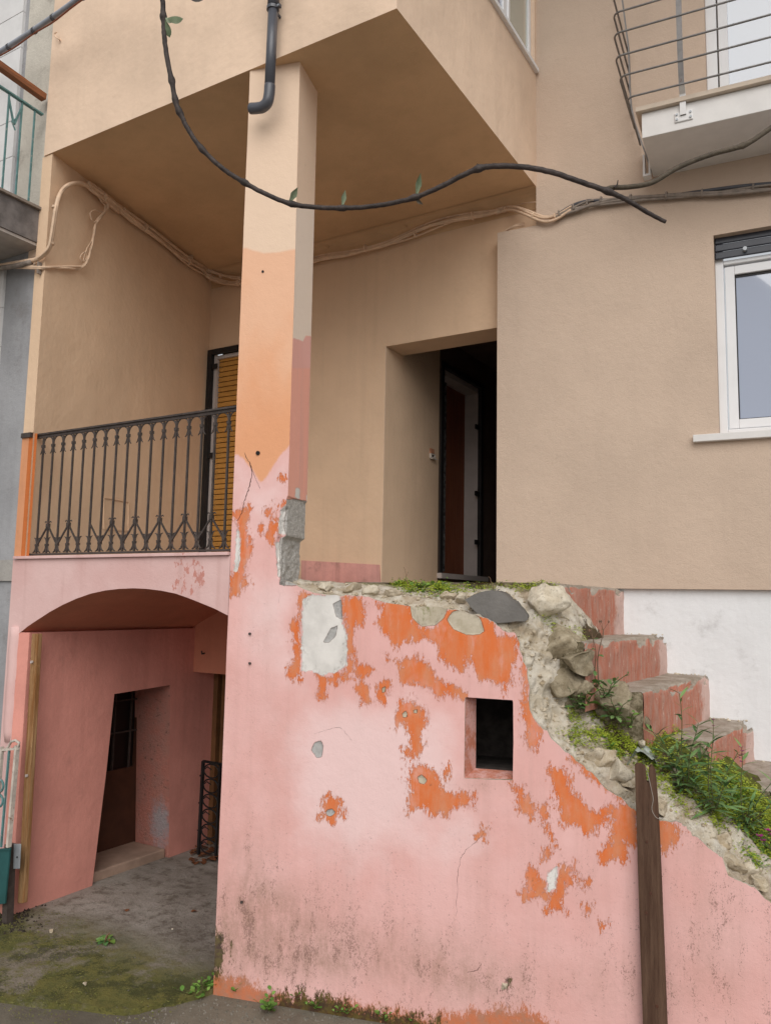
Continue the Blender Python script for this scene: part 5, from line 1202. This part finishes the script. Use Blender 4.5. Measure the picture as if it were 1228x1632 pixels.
def leafmesh(name, pts2d, mat, parent, P, right, upv, curl=.15, fold=.25, n=7):
    # pts2d: half widths along the leaf; right/up give its plane
    right = np.array(right, float); upv = np.array(upv, float); nrm = np.cross(right, upv); Ls = np.linspace(0, 1, len(pts2d)); V = []; Fs = []
    for t, hw in zip(Ls, pts2d):
        c = P + upv * t + nrm / max(1e-6, np.linalg.norm(nrm)) * curl * np.linalg.norm(upv) * t * t
        for sgn in (-1, -.5, 0, .5, 1): V.append(c + right * hw * sgn + nrm / max(1e-6, np.linalg.norm(nrm)) * fold * abs(sgn) * hw * np.linalg.norm(right))
    k = 5
    for i in range(len(pts2d) - 1):
        for j_ in range(k - 1): Fs.append((i * k + j_, i * k + j_ + 1, (i + 1) * k + j_ + 1, (i + 1) * k + j_))
    m = M(); m.add(V, Fs); return m.build(name, mat, parent, smooth=True)
LEAF = [.04, .5, .85, 1.0, .92, .6, .03]
sc = VD / F_PX
for (x, y, dx_, dy_, ln, wd) in ((264, 30, .75, .25, 18, 7), (266, 32, .95, -.18, 28, 9), (264, 34, .30, .95, 27, 6)):
    u = CR * dx_ - CU * dy_; r = CR * dy_ + CU * dx_ + CF * .35
    leafmesh('leaf', LEAF, MT['vine_leaf'], VB, vp(x, y) - CF * .006, r * wd * sc, u * ln * sc, .2, .4)
for (x, y, dx_, dy_, ln, wd) in ((461, 323, .5, -1, 24, 4.5), (545, 330, .1, -1, 26, 4.0), (663, 313, .08, -1, 34, 5.0), (660, 316, .8, .55, 18, 2.8), (762, 268, -.4, -.8, 8, 3)):
    u = CR * dx_ - CU * dy_; r = CR * -dy_ - CU * dx_ + CF * .5
    leafmesh('bud_leaf', [.5, .45, .7, 1.0, .8, .4, .05], MT['vine_leaf'] if ln > 21 else MT['vine_light'], VB, vp(x, y), r * wd * sc, u * ln * sc, .25, .5)
leafmesh('leaf', LEAF, MT['vine'], VB, vp(296, -8), CU * 12 * sc + CF * .01, CR * 34 * sc, .1, .2)
m = M(); m.tube([vp(978, 299), vp(983, 294), vp(984, 287)], [.003, .002, .0012], 5); m.build('twig', MT['vine'], VB)

# ================================================================== plank standing against the wall
PK = thing('wooden_post', 'weathered brown plank with a split notched top standing against the pink wall', 'plank', A(2.25, ZG, -.06))
t0 = -.065
def pk(x, y, t=t0): return PA(x, y, t)
ol = [pk(1012, 1222), pk(1014, 1219), pk(1020, 1219), pk(1027, 1222), pk(1029, 1246), pk(1034, 1249), pk(1035, 1224), pk(1038, 1221), pk(1043, 1228), pk(1046, 1262), pk(1049, 1310), pk(1053, 1400), pk(1057, 1500), pk(1062, 1632)]
bl_, br_ = pk(1025, 1632), pk(1062, 1632); dl = pk(1025, 1632) - pk(1018, 1420); dl /= dl[2]; kk = ZG - bl_[2]
ol += [pk(1062, 1632) + (pk(1062, 1632) - pk(1057, 1500)) / (pk(1062, 1632) - pk(1057, 1500))[2] * kk, bl_ + dl * kk, pk(1025, 1632), pk(1021, 1520), pk(1018, 1420), pk(1015, 1320)]
n = len(ol); th_ = AN * .038
m = M(); m.add(ol + [q + th_ for q in ol], [tuple(range(n)), tuple(range(n, 2 * n))[::-1]] + [(i, (i + 1) % n, n + (i + 1) % n, n + i) for i in range(n)]); m.build('plank', MT['plank'], PK, bevel=.003)
for x, y in ((1030, 1342), (1036, 1424), (1046, 1604), (1029, 1455)):
    P = pk(x, y, t0); m = M(); m.tube([P + AN * .004, P - AN * .003], [.010, .007], 8); m.build('knot', MT['darkdoor'], PK)
MT['thin_wire'] = plain('dull_wire', (.36, .32, .28), .6)
WR = thing('wire_strand', 'pale loose wire hanging over the notch of the brown plank', 'wire', pk(1036, 1260))
m = M(); m.tube(crom([pk(1031, 1230, -.072), pk(1038, 1262, -.072), pk(1040, 1275, -.074), pk(1038, 1290, -.072), pk(1045, 1303, -.075), pk(1054, 1305, -.06)], 6), .0013, 5); m.build('strand', MT['thin_wire'], WR)
RG_ = thing('plastic_rag', 'crumpled translucent grey plastic scrap lying on the moss behind the plank', 'litter', surf_at(1022, 1205))
P = surf_at(1022, 1210); V = []; Fs = []
for i in range(12):
    for k in range(12):
        u_, v_ = i / 11 - .5, k / 11 - .5; q = np.array([[u_ * 3, v_ * 3, .3]]); V.append(P + AD * u_ * .15 - AN * v_ * .12 + _z * (.05 - .22 * abs(u_) ** 1.6 + .06 * float(fbm(q, 1.6, 3, 5)[0])))
for i in range(11):
    for k in range(11): Fs.append((i * 12 + k, i * 12 + k + 1, (i + 1) * 12 + k + 1, (i + 1) * 12 + k))
m = M(); m.add(V, Fs); m.build('sheet', plain('grey_plastic_film', (.30, .33, .29), .3, 0, .35, 30, .6, 30, .5), RG_, smooth=True)

# ================================================================== ground cover on the ruined wall
V3 = RG.reshape(-1, 3); N3 = NUP.reshape(-1, 3)
GREEN = [([(885,1172),(930,1150),(985,1150),(1045,1165),(1100,1180),(1150,1215),(1190,1250),(1240,1290),(1260,1400),(1200,1385),(1150,1340),(1110,1312),(1075,1290),(1040,1255),(1000,1225),(950,1198),(905,1192)], 1.0),
         ([(625,930),(640,922),(700,922),(720,940),(735,944),(700,952),(650,948)], .9), ([(730,928),(800,928),(885,926),(890,945),(850,946),(800,940),(740,944)], .8), ([(850,955),(880,985),(892,1000),(880,1004),(850,980)], .6), ([(895,1000),(925,1005),(940,1020),(905,1030)], .5), ([(905,1090),(960,1085),(985,1130),(960,1160),(900,1150)], .55), ([(1000,1120),(1060,1150),(1100,1190),(1040,1190)], .5)]
wt = np.zeros(len(V3))
for poly, k in GREEN:
    d = sdf(poly, PXG, PYG); wt = np.maximum(wt, k * sm((d + 8) / 22))
wt *= np.clip(.55 + 2.0 * fbm(V3, 7, 4, 33), .06, 1.6)
area = np.linalg.norm(np.cross(du, dv), axis=2).ravel(); wt *= area; wt /= wt.sum()
def scatter_leaves(n, pick, lo, hi, lift, seed):
    r = np.random.default_rng(seed); V = []; Fs = []
    idx = r.choice(len(V3), n, p=pick)
    for k, i in enumerate(idx):
        P = V3[i] + r.normal(size=3) * .006 + N3[i] * (r.random() ** 2 * lift - .002) + _z * r.random() ** 2 * lift * .6
        a = r.uniform(0, 6.28); t = r.uniform(-.9, .9); u = np.array((math.cos(a), math.sin(a), t * .6)); v = np.cross(u, (0.2 * r.normal(), .2 * r.normal() - .25, 1)); v /= np.linalg.norm(v)
        s_ = r.uniform(lo, hi); b = len(V); V += [P - u * s_, P - v * s_ * .62 + _z * s_ * .2, P + u * s_, P + v * s_ * .62 + _z * s_ * .2]; Fs += [(b, b + 1, b + 2), (b, b + 2, b + 3)]
    m = M(); m.v = [tuple(q) for q in V]; m.f = Fs; return m
tag(scatter_leaves(34000, wt, .0035, .0085, .026, 4).build('moss', MT['moss']), 'bright green moss and tiny clover covering the top of the broken wall', 'moss', kind='stuff')
w2 = wt * np.clip(.2 + 3 * fbm(V3, 4, 3, 77), 0, 2); w2 /= w2.sum()
tag(scatter_leaves(2600, w2, .006, .012, .035, 9).build('ground_herbs', MT['weed_bright']), 'low broad leaved herbs scattered through the moss', 'ground cover', kind='stuff')

# ================================================================== weeds
def leaf_data(name, prof_, mat, curl=.18, fold=.25):
    V = []; Fs = []; n = len(prof_)
    for i, hw in enumerate(prof_):
        t = i / (n - 1)
        for sgn in (-1, 0, 1): V.append((sgn * hw, t, -curl * t * t + fold * abs(sgn) * hw))
    for i in range(n - 1):
        for k in (0, 1): Fs.append((i * 3 + k, i * 3 + k + 1, (i + 1) * 3 + k + 1, (i + 1) * 3 + k))
    me = bpy.data.meshes.new(name); me.from_pydata(V, [], Fs); me.polygons.foreach_set('use_smooth', [True] * len(Fs)); me.materials.append(mat); return me
LANCE = leaf_data('leaf', [.015, .055, .078, .075, .055, .028, .003], MT['weed'])
ROUND = leaf_data('leaf', [.03, .22, .36, .38, .28, .02], MT['weed_bright'])
LOBED = leaf_data('leaf', [.03, .18, .10, .26, .14, .22, .10, .02], MT['weed'])
def put_leaf(me, P, d, size, parent, roll=None):
    d = Vector(tuple(d)).normalized(); q = d.to_track_quat('Y', 'Z'); o = bpy.data.objects.new('leaf', me); COL.objects.link(o); o.parent = parent
    o.location = tuple(np.array(P) - wl(parent)); o.rotation_mode = 'QUATERNION'; o.rotation_quaternion = q @ Matrix.Rotation(random.uniform(-.5, .5) if roll is None else roll, 3, 'Y').to_quaternion(); o.scale = (size, size, size); return o
def weed(name, label, cat, base, stems, leaf, lsize, per, lean=.3, stemmat='stem', group=None, droop=-.1, start=.12, srad=.0035):
    th = thing(name, label, cat, base, group); tips = []
    for (az, ln, bend) in stems:
        d = np.array((math.cos(az) * bend, math.sin(az) * bend, 1.0)); d /= np.linalg.norm(d); pts = []
        for t in np.linspace(0, 1, 9): pts.append(np.array(base) + d * ln * t + np.array((math.cos(az), math.sin(az), 0)) * bend * ln * .25 * t * t + np.array((math.sin(7 * t + az), math.cos(6 * t + az), 0)) * .006)
        m = M(); m.tube(pts, list(np.linspace(srad, srad * .45, 9)), 5); m.build('stem', MT[stemmat], th, smooth=True); tips.append(pts[-1])
        for k in range(per):
            t = start + (1 - start) * k / max(1, per - 1); i = min(int(t * 8), 7); P = pts[i] + (pts[i + 1] - pts[i]) * (t * 8 - i)
            a = az + k * 2.4 + random.uniform(-.4, .4); dd = np.array((math.cos(a), math.sin(a), droop + .9 * t + random.uniform(-.25, .25)))
            put_leaf(leaf, P, dd, lsize * random.uniform(.45, 1.2) * (1.1 - .45 * t), th)
    return th, tips
def flower(P, th, mat, r=.014, n=5, name='petal'):
    m = M()
    for k in range(n):
        a = 6.283 * k / n + random.random(); d = np.array((math.cos(a), math.sin(a), .5)); e = np.array((-math.sin(a), math.cos(a), .1))
        m.add([P, P + d * r * .6 + e * r * .45, P + d * r * 1.1, P + d * r * .6 - e * r * .45], [(0, 1, 2, 3)])
    return m.build('flower', mat, th)
def at(x, y, t): return PA(x, y, t)
SP = lambda *a: [(random.uniform(0, 6.28), l * random.uniform(.85, 1.1), random.uniform(.1, .55)) for l in a]
th, tips = weed('leafy_weed', 'bushy dark green weed with narrow leaves standing in front of the second lowest painted riser', 'weed', surf_at(1092, 1262), [(2.2, .50, .06), (1.2, .36, .30), (3.9, .32, .35), (5.2, .28, .45), (.3, .30, .40), (2.9, .33, .45), (4.6, .26, .3)], LANCE, .13, 20)
th, tips = weed('leafy_weed', 'dense low green weed sprouting in the middle of the overgrown slope beside the steps', 'weed', surf_at(1135, 1300), [(2.0, .32, .2), (.8, .32, .4), (4.2, .2, .5), (5.6, .22, .5), (3.1, .2, .6), (1.4, .46, .06)], LANCE, .12, 18)
flower(tips[5], th, MT['purple'], .010, 4); flower(tips[5] - _z * .03, th, MT['purple'], .009, 4)
th, tips = weed('leafy_weed', 'spreading green weed with small purple flower spikes at the right end of the slope', 'weed', surf_at(1185, 1320), [(1.7, .40, .12), (.5, .30, .5), (3.6, .22, .5), (5.3, .2, .5), (2.6, .24, .4), (.0, .2, .8)], LANCE, .12, 17)
for k in range(5): flower(tips[0] - _z * .018 * k + np.array((random.uniform(-.01, .01), random.uniform(-.01, .01), 0)), th, MT['purple'], .012, 4)
th, tips = weed('flowering_weed', 'small weed with bright purple flowers at the right edge of the photo', 'weed', surf_at(1238, 1372), [(2.4, .13, .3), (.6, .14, .2), (3.6, .12, .5)], LANCE, .05, 6)
for q in tips: flower(q, th, MT['purple'], .020, 6); flower(q + np.array((.012, 0, -.018)), th, MT['purple'], .017, 6)
th, tips = weed('tall_dry_weed', 'tall thin brown weed with bare seed stalks in front of the upper red riser', 'weed', at(950, 1095, .26), [(.9, .30, .10), (2.6, .25, .06)], LOBED, .05, 5, stemmat='drystem', droop=-.4, srad=.0042)
for q in tips:
    for k in range(3):
        a = k * 2.1; m = M(); e = q + np.array((math.cos(a) * .03, math.sin(a) * .02, .045)); m.tube([q - _z * .04, q, e], [.002, .0018, .0012], 4); m.build('twig', MT['drystem'], th)
        m = M(); m.tube([e - _z * .005, e + _z * .002, e + _z * .01], [.002, .005, .002], 6); m.build('seed_head', MT['drystem'], th)
th, _ = weed('herb', 'low bright green herb with round leaves at the foot of the broken wall end', 'weed', at(930, 1125, .20), [(1.0, .13, .5), (2.5, .11, .6), (4., .10, .6), (5.4, .09, .5), (.2, .12, .7)], ROUND, .055, 5)
th, _ = weed('herb', 'fern like green herb hanging over the stones below the dry weed', 'weed', at(962, 1112, .28), [(.4, .16, .7), (5.6, .14, .8), (3.9, .13, .8), (4.8, .12, .9)], LOBED, .06, 7)
th, _ = weed('herb', 'small green herb among the stones near the third step', 'weed', at(1000, 1160, .30), [(4.4, .12, .7), (5.4, .11, .7), (3.4, .10, .7), (.2, .1, .6)], ROUND, .045, 5)
weed('herb', 'dark leafy herb on the mossy rock just left of the tall dry weed', 'weed', at(918, 1130, .18), [(3.6, .10, .6), (4.6, .12, .5), (5.4, .10, .7), (.4, .08, .6)], LOBED, .05, 6)
weed('herb', 'dark trailing herb between the mossy rock and the lowest broken step end', 'weed', at(978, 1145, .27), [(4.0, .13, .9), (4.9, .15, .7), (5.7, .13, .8), (3.2, .11, .9), (.2, .12, .6)], LOBED, .055, 7)
th, tips = weed('rosette_weed', 'round leaved weed with one pale pink bud on top of the wall', 'weed', at(672, 943, .28), [(3.6, .05, 1.0), (4.6, .05, 1.0), (5.6, .06, 1.0), (.3, .06, 1.0), (2.2, .05, .8), (4.1, .055, .4)], ROUND, .048, 3, droop=.1, start=.5)
flower(tips[5], th, MT['pinkbud'], .016, 5)
for (x, y0, ht, bend, lab) in ((650, 942, .14, .08, 'thin bare reddish stalk standing left of the pink bud on the wall top'), (785, 940, .10, .10, 'thin curved dry stalk standing on the wall top in front of the side door'), (863, 938, .055, .05, 'very short dry stalk on the mossy wall top right of the side door')):
    P = at(x, y0, .3); th = thing('dry_stalk', lab, 'stalk', P); m = M()
    pts = [P + np.array((-bend * ht * t * t * 3, 0, ht * (t if bend < .1 else t - .25 * t * t))) + np.array((.004 * math.sin(9 * t), 0, 0)) for t in np.linspace(0, 1, 8)]
    m.tube(pts, list(np.linspace(.0028, .0012, 8)), 5); m.build('stem', MT['drystem'], th)
    if ht > .1:
        m = M(); m.tube([pts[4], pts[5] + np.array((.015, 0, .012))], .0012, 4); m.build('twig', MT['drystem'], th)
# grass and herbs at the foot of the wall
tufts = [(330, 1580, 'green weed tuft at the left foot of the pillar on the slab edge', 8), (312, 1592, 'tiny green sprout left of the pillar foot at the slab edge', 3), (380, 1583, 'small green weed against the wall foot right of the pillar corner', 5), (430, 1612, 'larger green weed patch in the gravel before the wall foot', 9), (462, 1600, 'green weed beside the brown leaf at the wall foot', 8), (500, 1608, 'green weed just right of the brown leaf at the wall foot', 7), (545, 1616, 'low green weed at the wall foot in front of the pink plaster', 6), (610, 1626, 'green weed growing at the wall foot near the bottom edge', 7), (660, 1632, 'rightmost green weed at the wall foot', 7)]
for (x, y, lab, n_) in tufts:
    P = PZ(x, y, ZG - .03); weed('wall_foot_weed', lab, 'weed', P, [(random.uniform(0, 6.28), random.uniform(.04, .10), random.uniform(.5, 1.3)) for k in range(n_ + 4)], ROUND, .042, 4, group='weeds at the foot of the pink wall', droop=.15, start=.3, srad=.0016)

# ================================================================== small things on the ground
def dry_leaf(P, size, az, label, mat='leaf_dead', group=None):
    V = []; Fs = []; prof_ = [.04, .32, .42, .36, .2, .02]
    for i, hw in enumerate(prof_):
        t = i / 5
        for s_ in (-1, -.4, .4, 1): V.append(P + np.array((math.cos(az) * (t - .5) - math.sin(az) * s_ * hw, math.sin(az) * (t - .5) + math.cos(az) * s_ * hw, .06 + .22 * abs(s_) * hw + .15 * math.sin(5 * t + s_) * .5)) * size)
    for i in range(5):
        for k in range(3): Fs.append((i * 4 + k, i * 4 + k + 1, (i + 1) * 4 + k + 1, (i + 1) * 4 + k))
    m = M(); m.add(V, Fs); return tag(m.build('dead_leaf', MT[mat], smooth=True, origin=P), label, 'leaf', group)
for (x, y, sz_, lab) in ((202, 1451, .05, 'single curled brown leaf lying on the slab in front of the arch'), (310, 1453, .045, 'dark brown leaf on the slab near the pillar'), (488, 1612, .075, 'reddish brown leaf among weeds at the wall foot')):
    dry_leaf(PZ(x, y, ZG + .001 if y < 1500 else ZG - .05), sz_, random.uniform(0, 6), lab)
for k in range(22):
    x, y = random.uniform(305, 348), random.uniform(1352, 1378); dry_leaf(PZ(x, y, ZG + .002) + np.array((0, 0, random.random() * .02)), random.uniform(.05, .09), random.uniform(0, 6), 'brown leaf in the drift of dead leaves under the iron gate', group='dead leaves drifted under the iron gate')
P = PZ(168, 1500, ZG); th = thing('pavement_weed', 'withered weed with a dark upright stalk growing through the mossy slab', 'weed', P)
m = M(); m.tube([P, P + np.array((.01, 0, .03)), P + np.array((.035, 0, .055))], [.007, .006, .003], 6); m.build('stalk', MT['drystem'], th)
for k in range(9):
    a = k * .7; put_leaf(ROUND if k % 3 == 0 else LOBED, P + _z * .006, (math.cos(a), math.sin(a), .15), random.uniform(.05, .09), th)
bl3 = leaf_data('withered_leaf', [.03, .25, .36, .3, .1, .02], MT['leaf_dead'])
for k in range(8):
    a = k * .8 + .3; o = put_leaf(bl3, P + _z * .003, (math.cos(a), math.sin(a), .02), random.uniform(.05, .085), th); o.name = 'withered_leaf'
for (x, y, s_, pale, lab) in ((275, 1481, .010, 1, 'small white pebble on the mossy slab right of the withered weed'), (136, 1568, .016, 0, 'dark little stone on the slab left of centre'), (82, 1484, .02, 0, 'grey stone half sunk in the moss at the left'), (425, 1606, .010, 1, 'tiny white stone at the wall foot by the weeds'), (803, 1570, .03, 0, 'dark stone peeping from the wall plaster near the bottom')):
    P = PZ(x, y, ZG + s_ * .4) if x < 800 else PA(x, y, .005)
    o = put_stone((ROCKP if pale else ROCKS)[1], P, (s_, s_, s_ * .8), None, None, 'pebble'); tag(o, lab, 'stone')
V = []; peb = []
for k in range(2600):
    x = random.uniform(180, 900); y = random.uniform(1585, 1760); P = PZ(x, y, ZG - .030)
    if (P - A0) @ AN > -.01 or sdf([tuple(e) for e in edge] + [(-3.1, 3.6), (-9, 3.6)], np.array([P[0]]), np.array([P[1]]))[0] > -.004: continue
    peb.append(P)
m = M()
for P in peb:
    s_ = random.uniform(.003, .011); a = random.uniform(0, 3)
    vs = [P + np.array((math.cos(a + t) * s_ * random.uniform(.8, 1.2), math.sin(a + t) * s_, -s_ * .3)) for t in (0, 1.57, 3.14, 4.71)] + [P + np.array((random.uniform(-.3, .3) * s_, random.uniform(-.3, .3) * s_, s_ * .8))]
    m.add(vs, [(0, 1, 4), (1, 2, 4), (2, 3, 4), (3, 0, 4)])
tag(m.build('gravel', MT['pebble']), 'loose grey gravel in front of the wall foot', 'gravel', kind='stuff')
m = M()
for k in range(260):
    x = random.gauss(20, 22); y = random.gauss(1460, 14)
    if x < -40 or x > 75 or y > 1490: continue
    P = PZ(x, y, ZG + .003); s_ = random.uniform(.004, .013); a = random.uniform(0, 3)
    vs = [P + np.array((math.cos(a + t) * s_, math.sin(a + t) * s_, -s_ * .3)) for t in (0, 1.57, 3.14, 4.71)] + [P + np.array((0, 0, s_ * .8))]
    m.add(vs, [(0, 1, 4), (1, 2, 4), (2, 3, 4), (3, 0, 4)])
tag(m.build('rubbish', plain('dark_litter', (.035, .026, .02), .9, 0, .5, 60)), 'dark crumbs and litter around the gate post', 'litter', kind='stuff')

V = []; Fs = []; rr = np.random.default_rng(5)      # moss flecks and grit on the yard slab
for k in range(6000):
    P = np.array((rr.uniform(-5.4, -3.15), rr.uniform(2.75, 3.75), ZG + .0015))
    if fbm(P[None], 2.3, 4, 31)[0] + .12 * fbm(P[None], 9, 3, 32)[0] < .03: continue
    a = rr.uniform(0, 6.28); s_ = rr.uniform(.002, .0065); b_ = len(V)
    for t in range(4): V.append(P + np.array((math.cos(a + t * 1.57) * s_, math.sin(a + t * 1.57) * s_ * .6, rr.uniform(0, .006))))
    Fs += [(b_, b_ + 1, b_ + 2), (b_, b_ + 2, b_ + 3)]
m = M(); m.v = [tuple(q) for q in V]; m.f = Fs
tag(m.build('yard_moss', leafmat('dull_yard_moss', (.085, .092, .018), (.19, .18, .05))), 'thin dark green moss creeping over the concrete slab', 'moss', kind='stuff')
V = []; m = M()
for k in range(420):
    P = np.array((rr.uniform(-5.3, -3.2), rr.uniform(2.75, 5.0), ZG + .001)); s_ = rr.uniform(.0018, .0065) ; a = rr.uniform(0, 3)
    m.add([P + np.array((math.cos(a + t) * s_ * rr.uniform(.7, 1.3), math.sin(a + t) * s_, -s_ * .2)) for t in (0, 1.57, 3.14, 4.71)] + [P + np.array((0, 0, s_ * .7))], [(0, 1, 4), (1, 2, 4), (2, 3, 4), (3, 0, 4)])
tag(m.build('grit', MT['pebble']), 'fine grit and crumbs lying on the concrete slab', 'grit', kind='stuff')
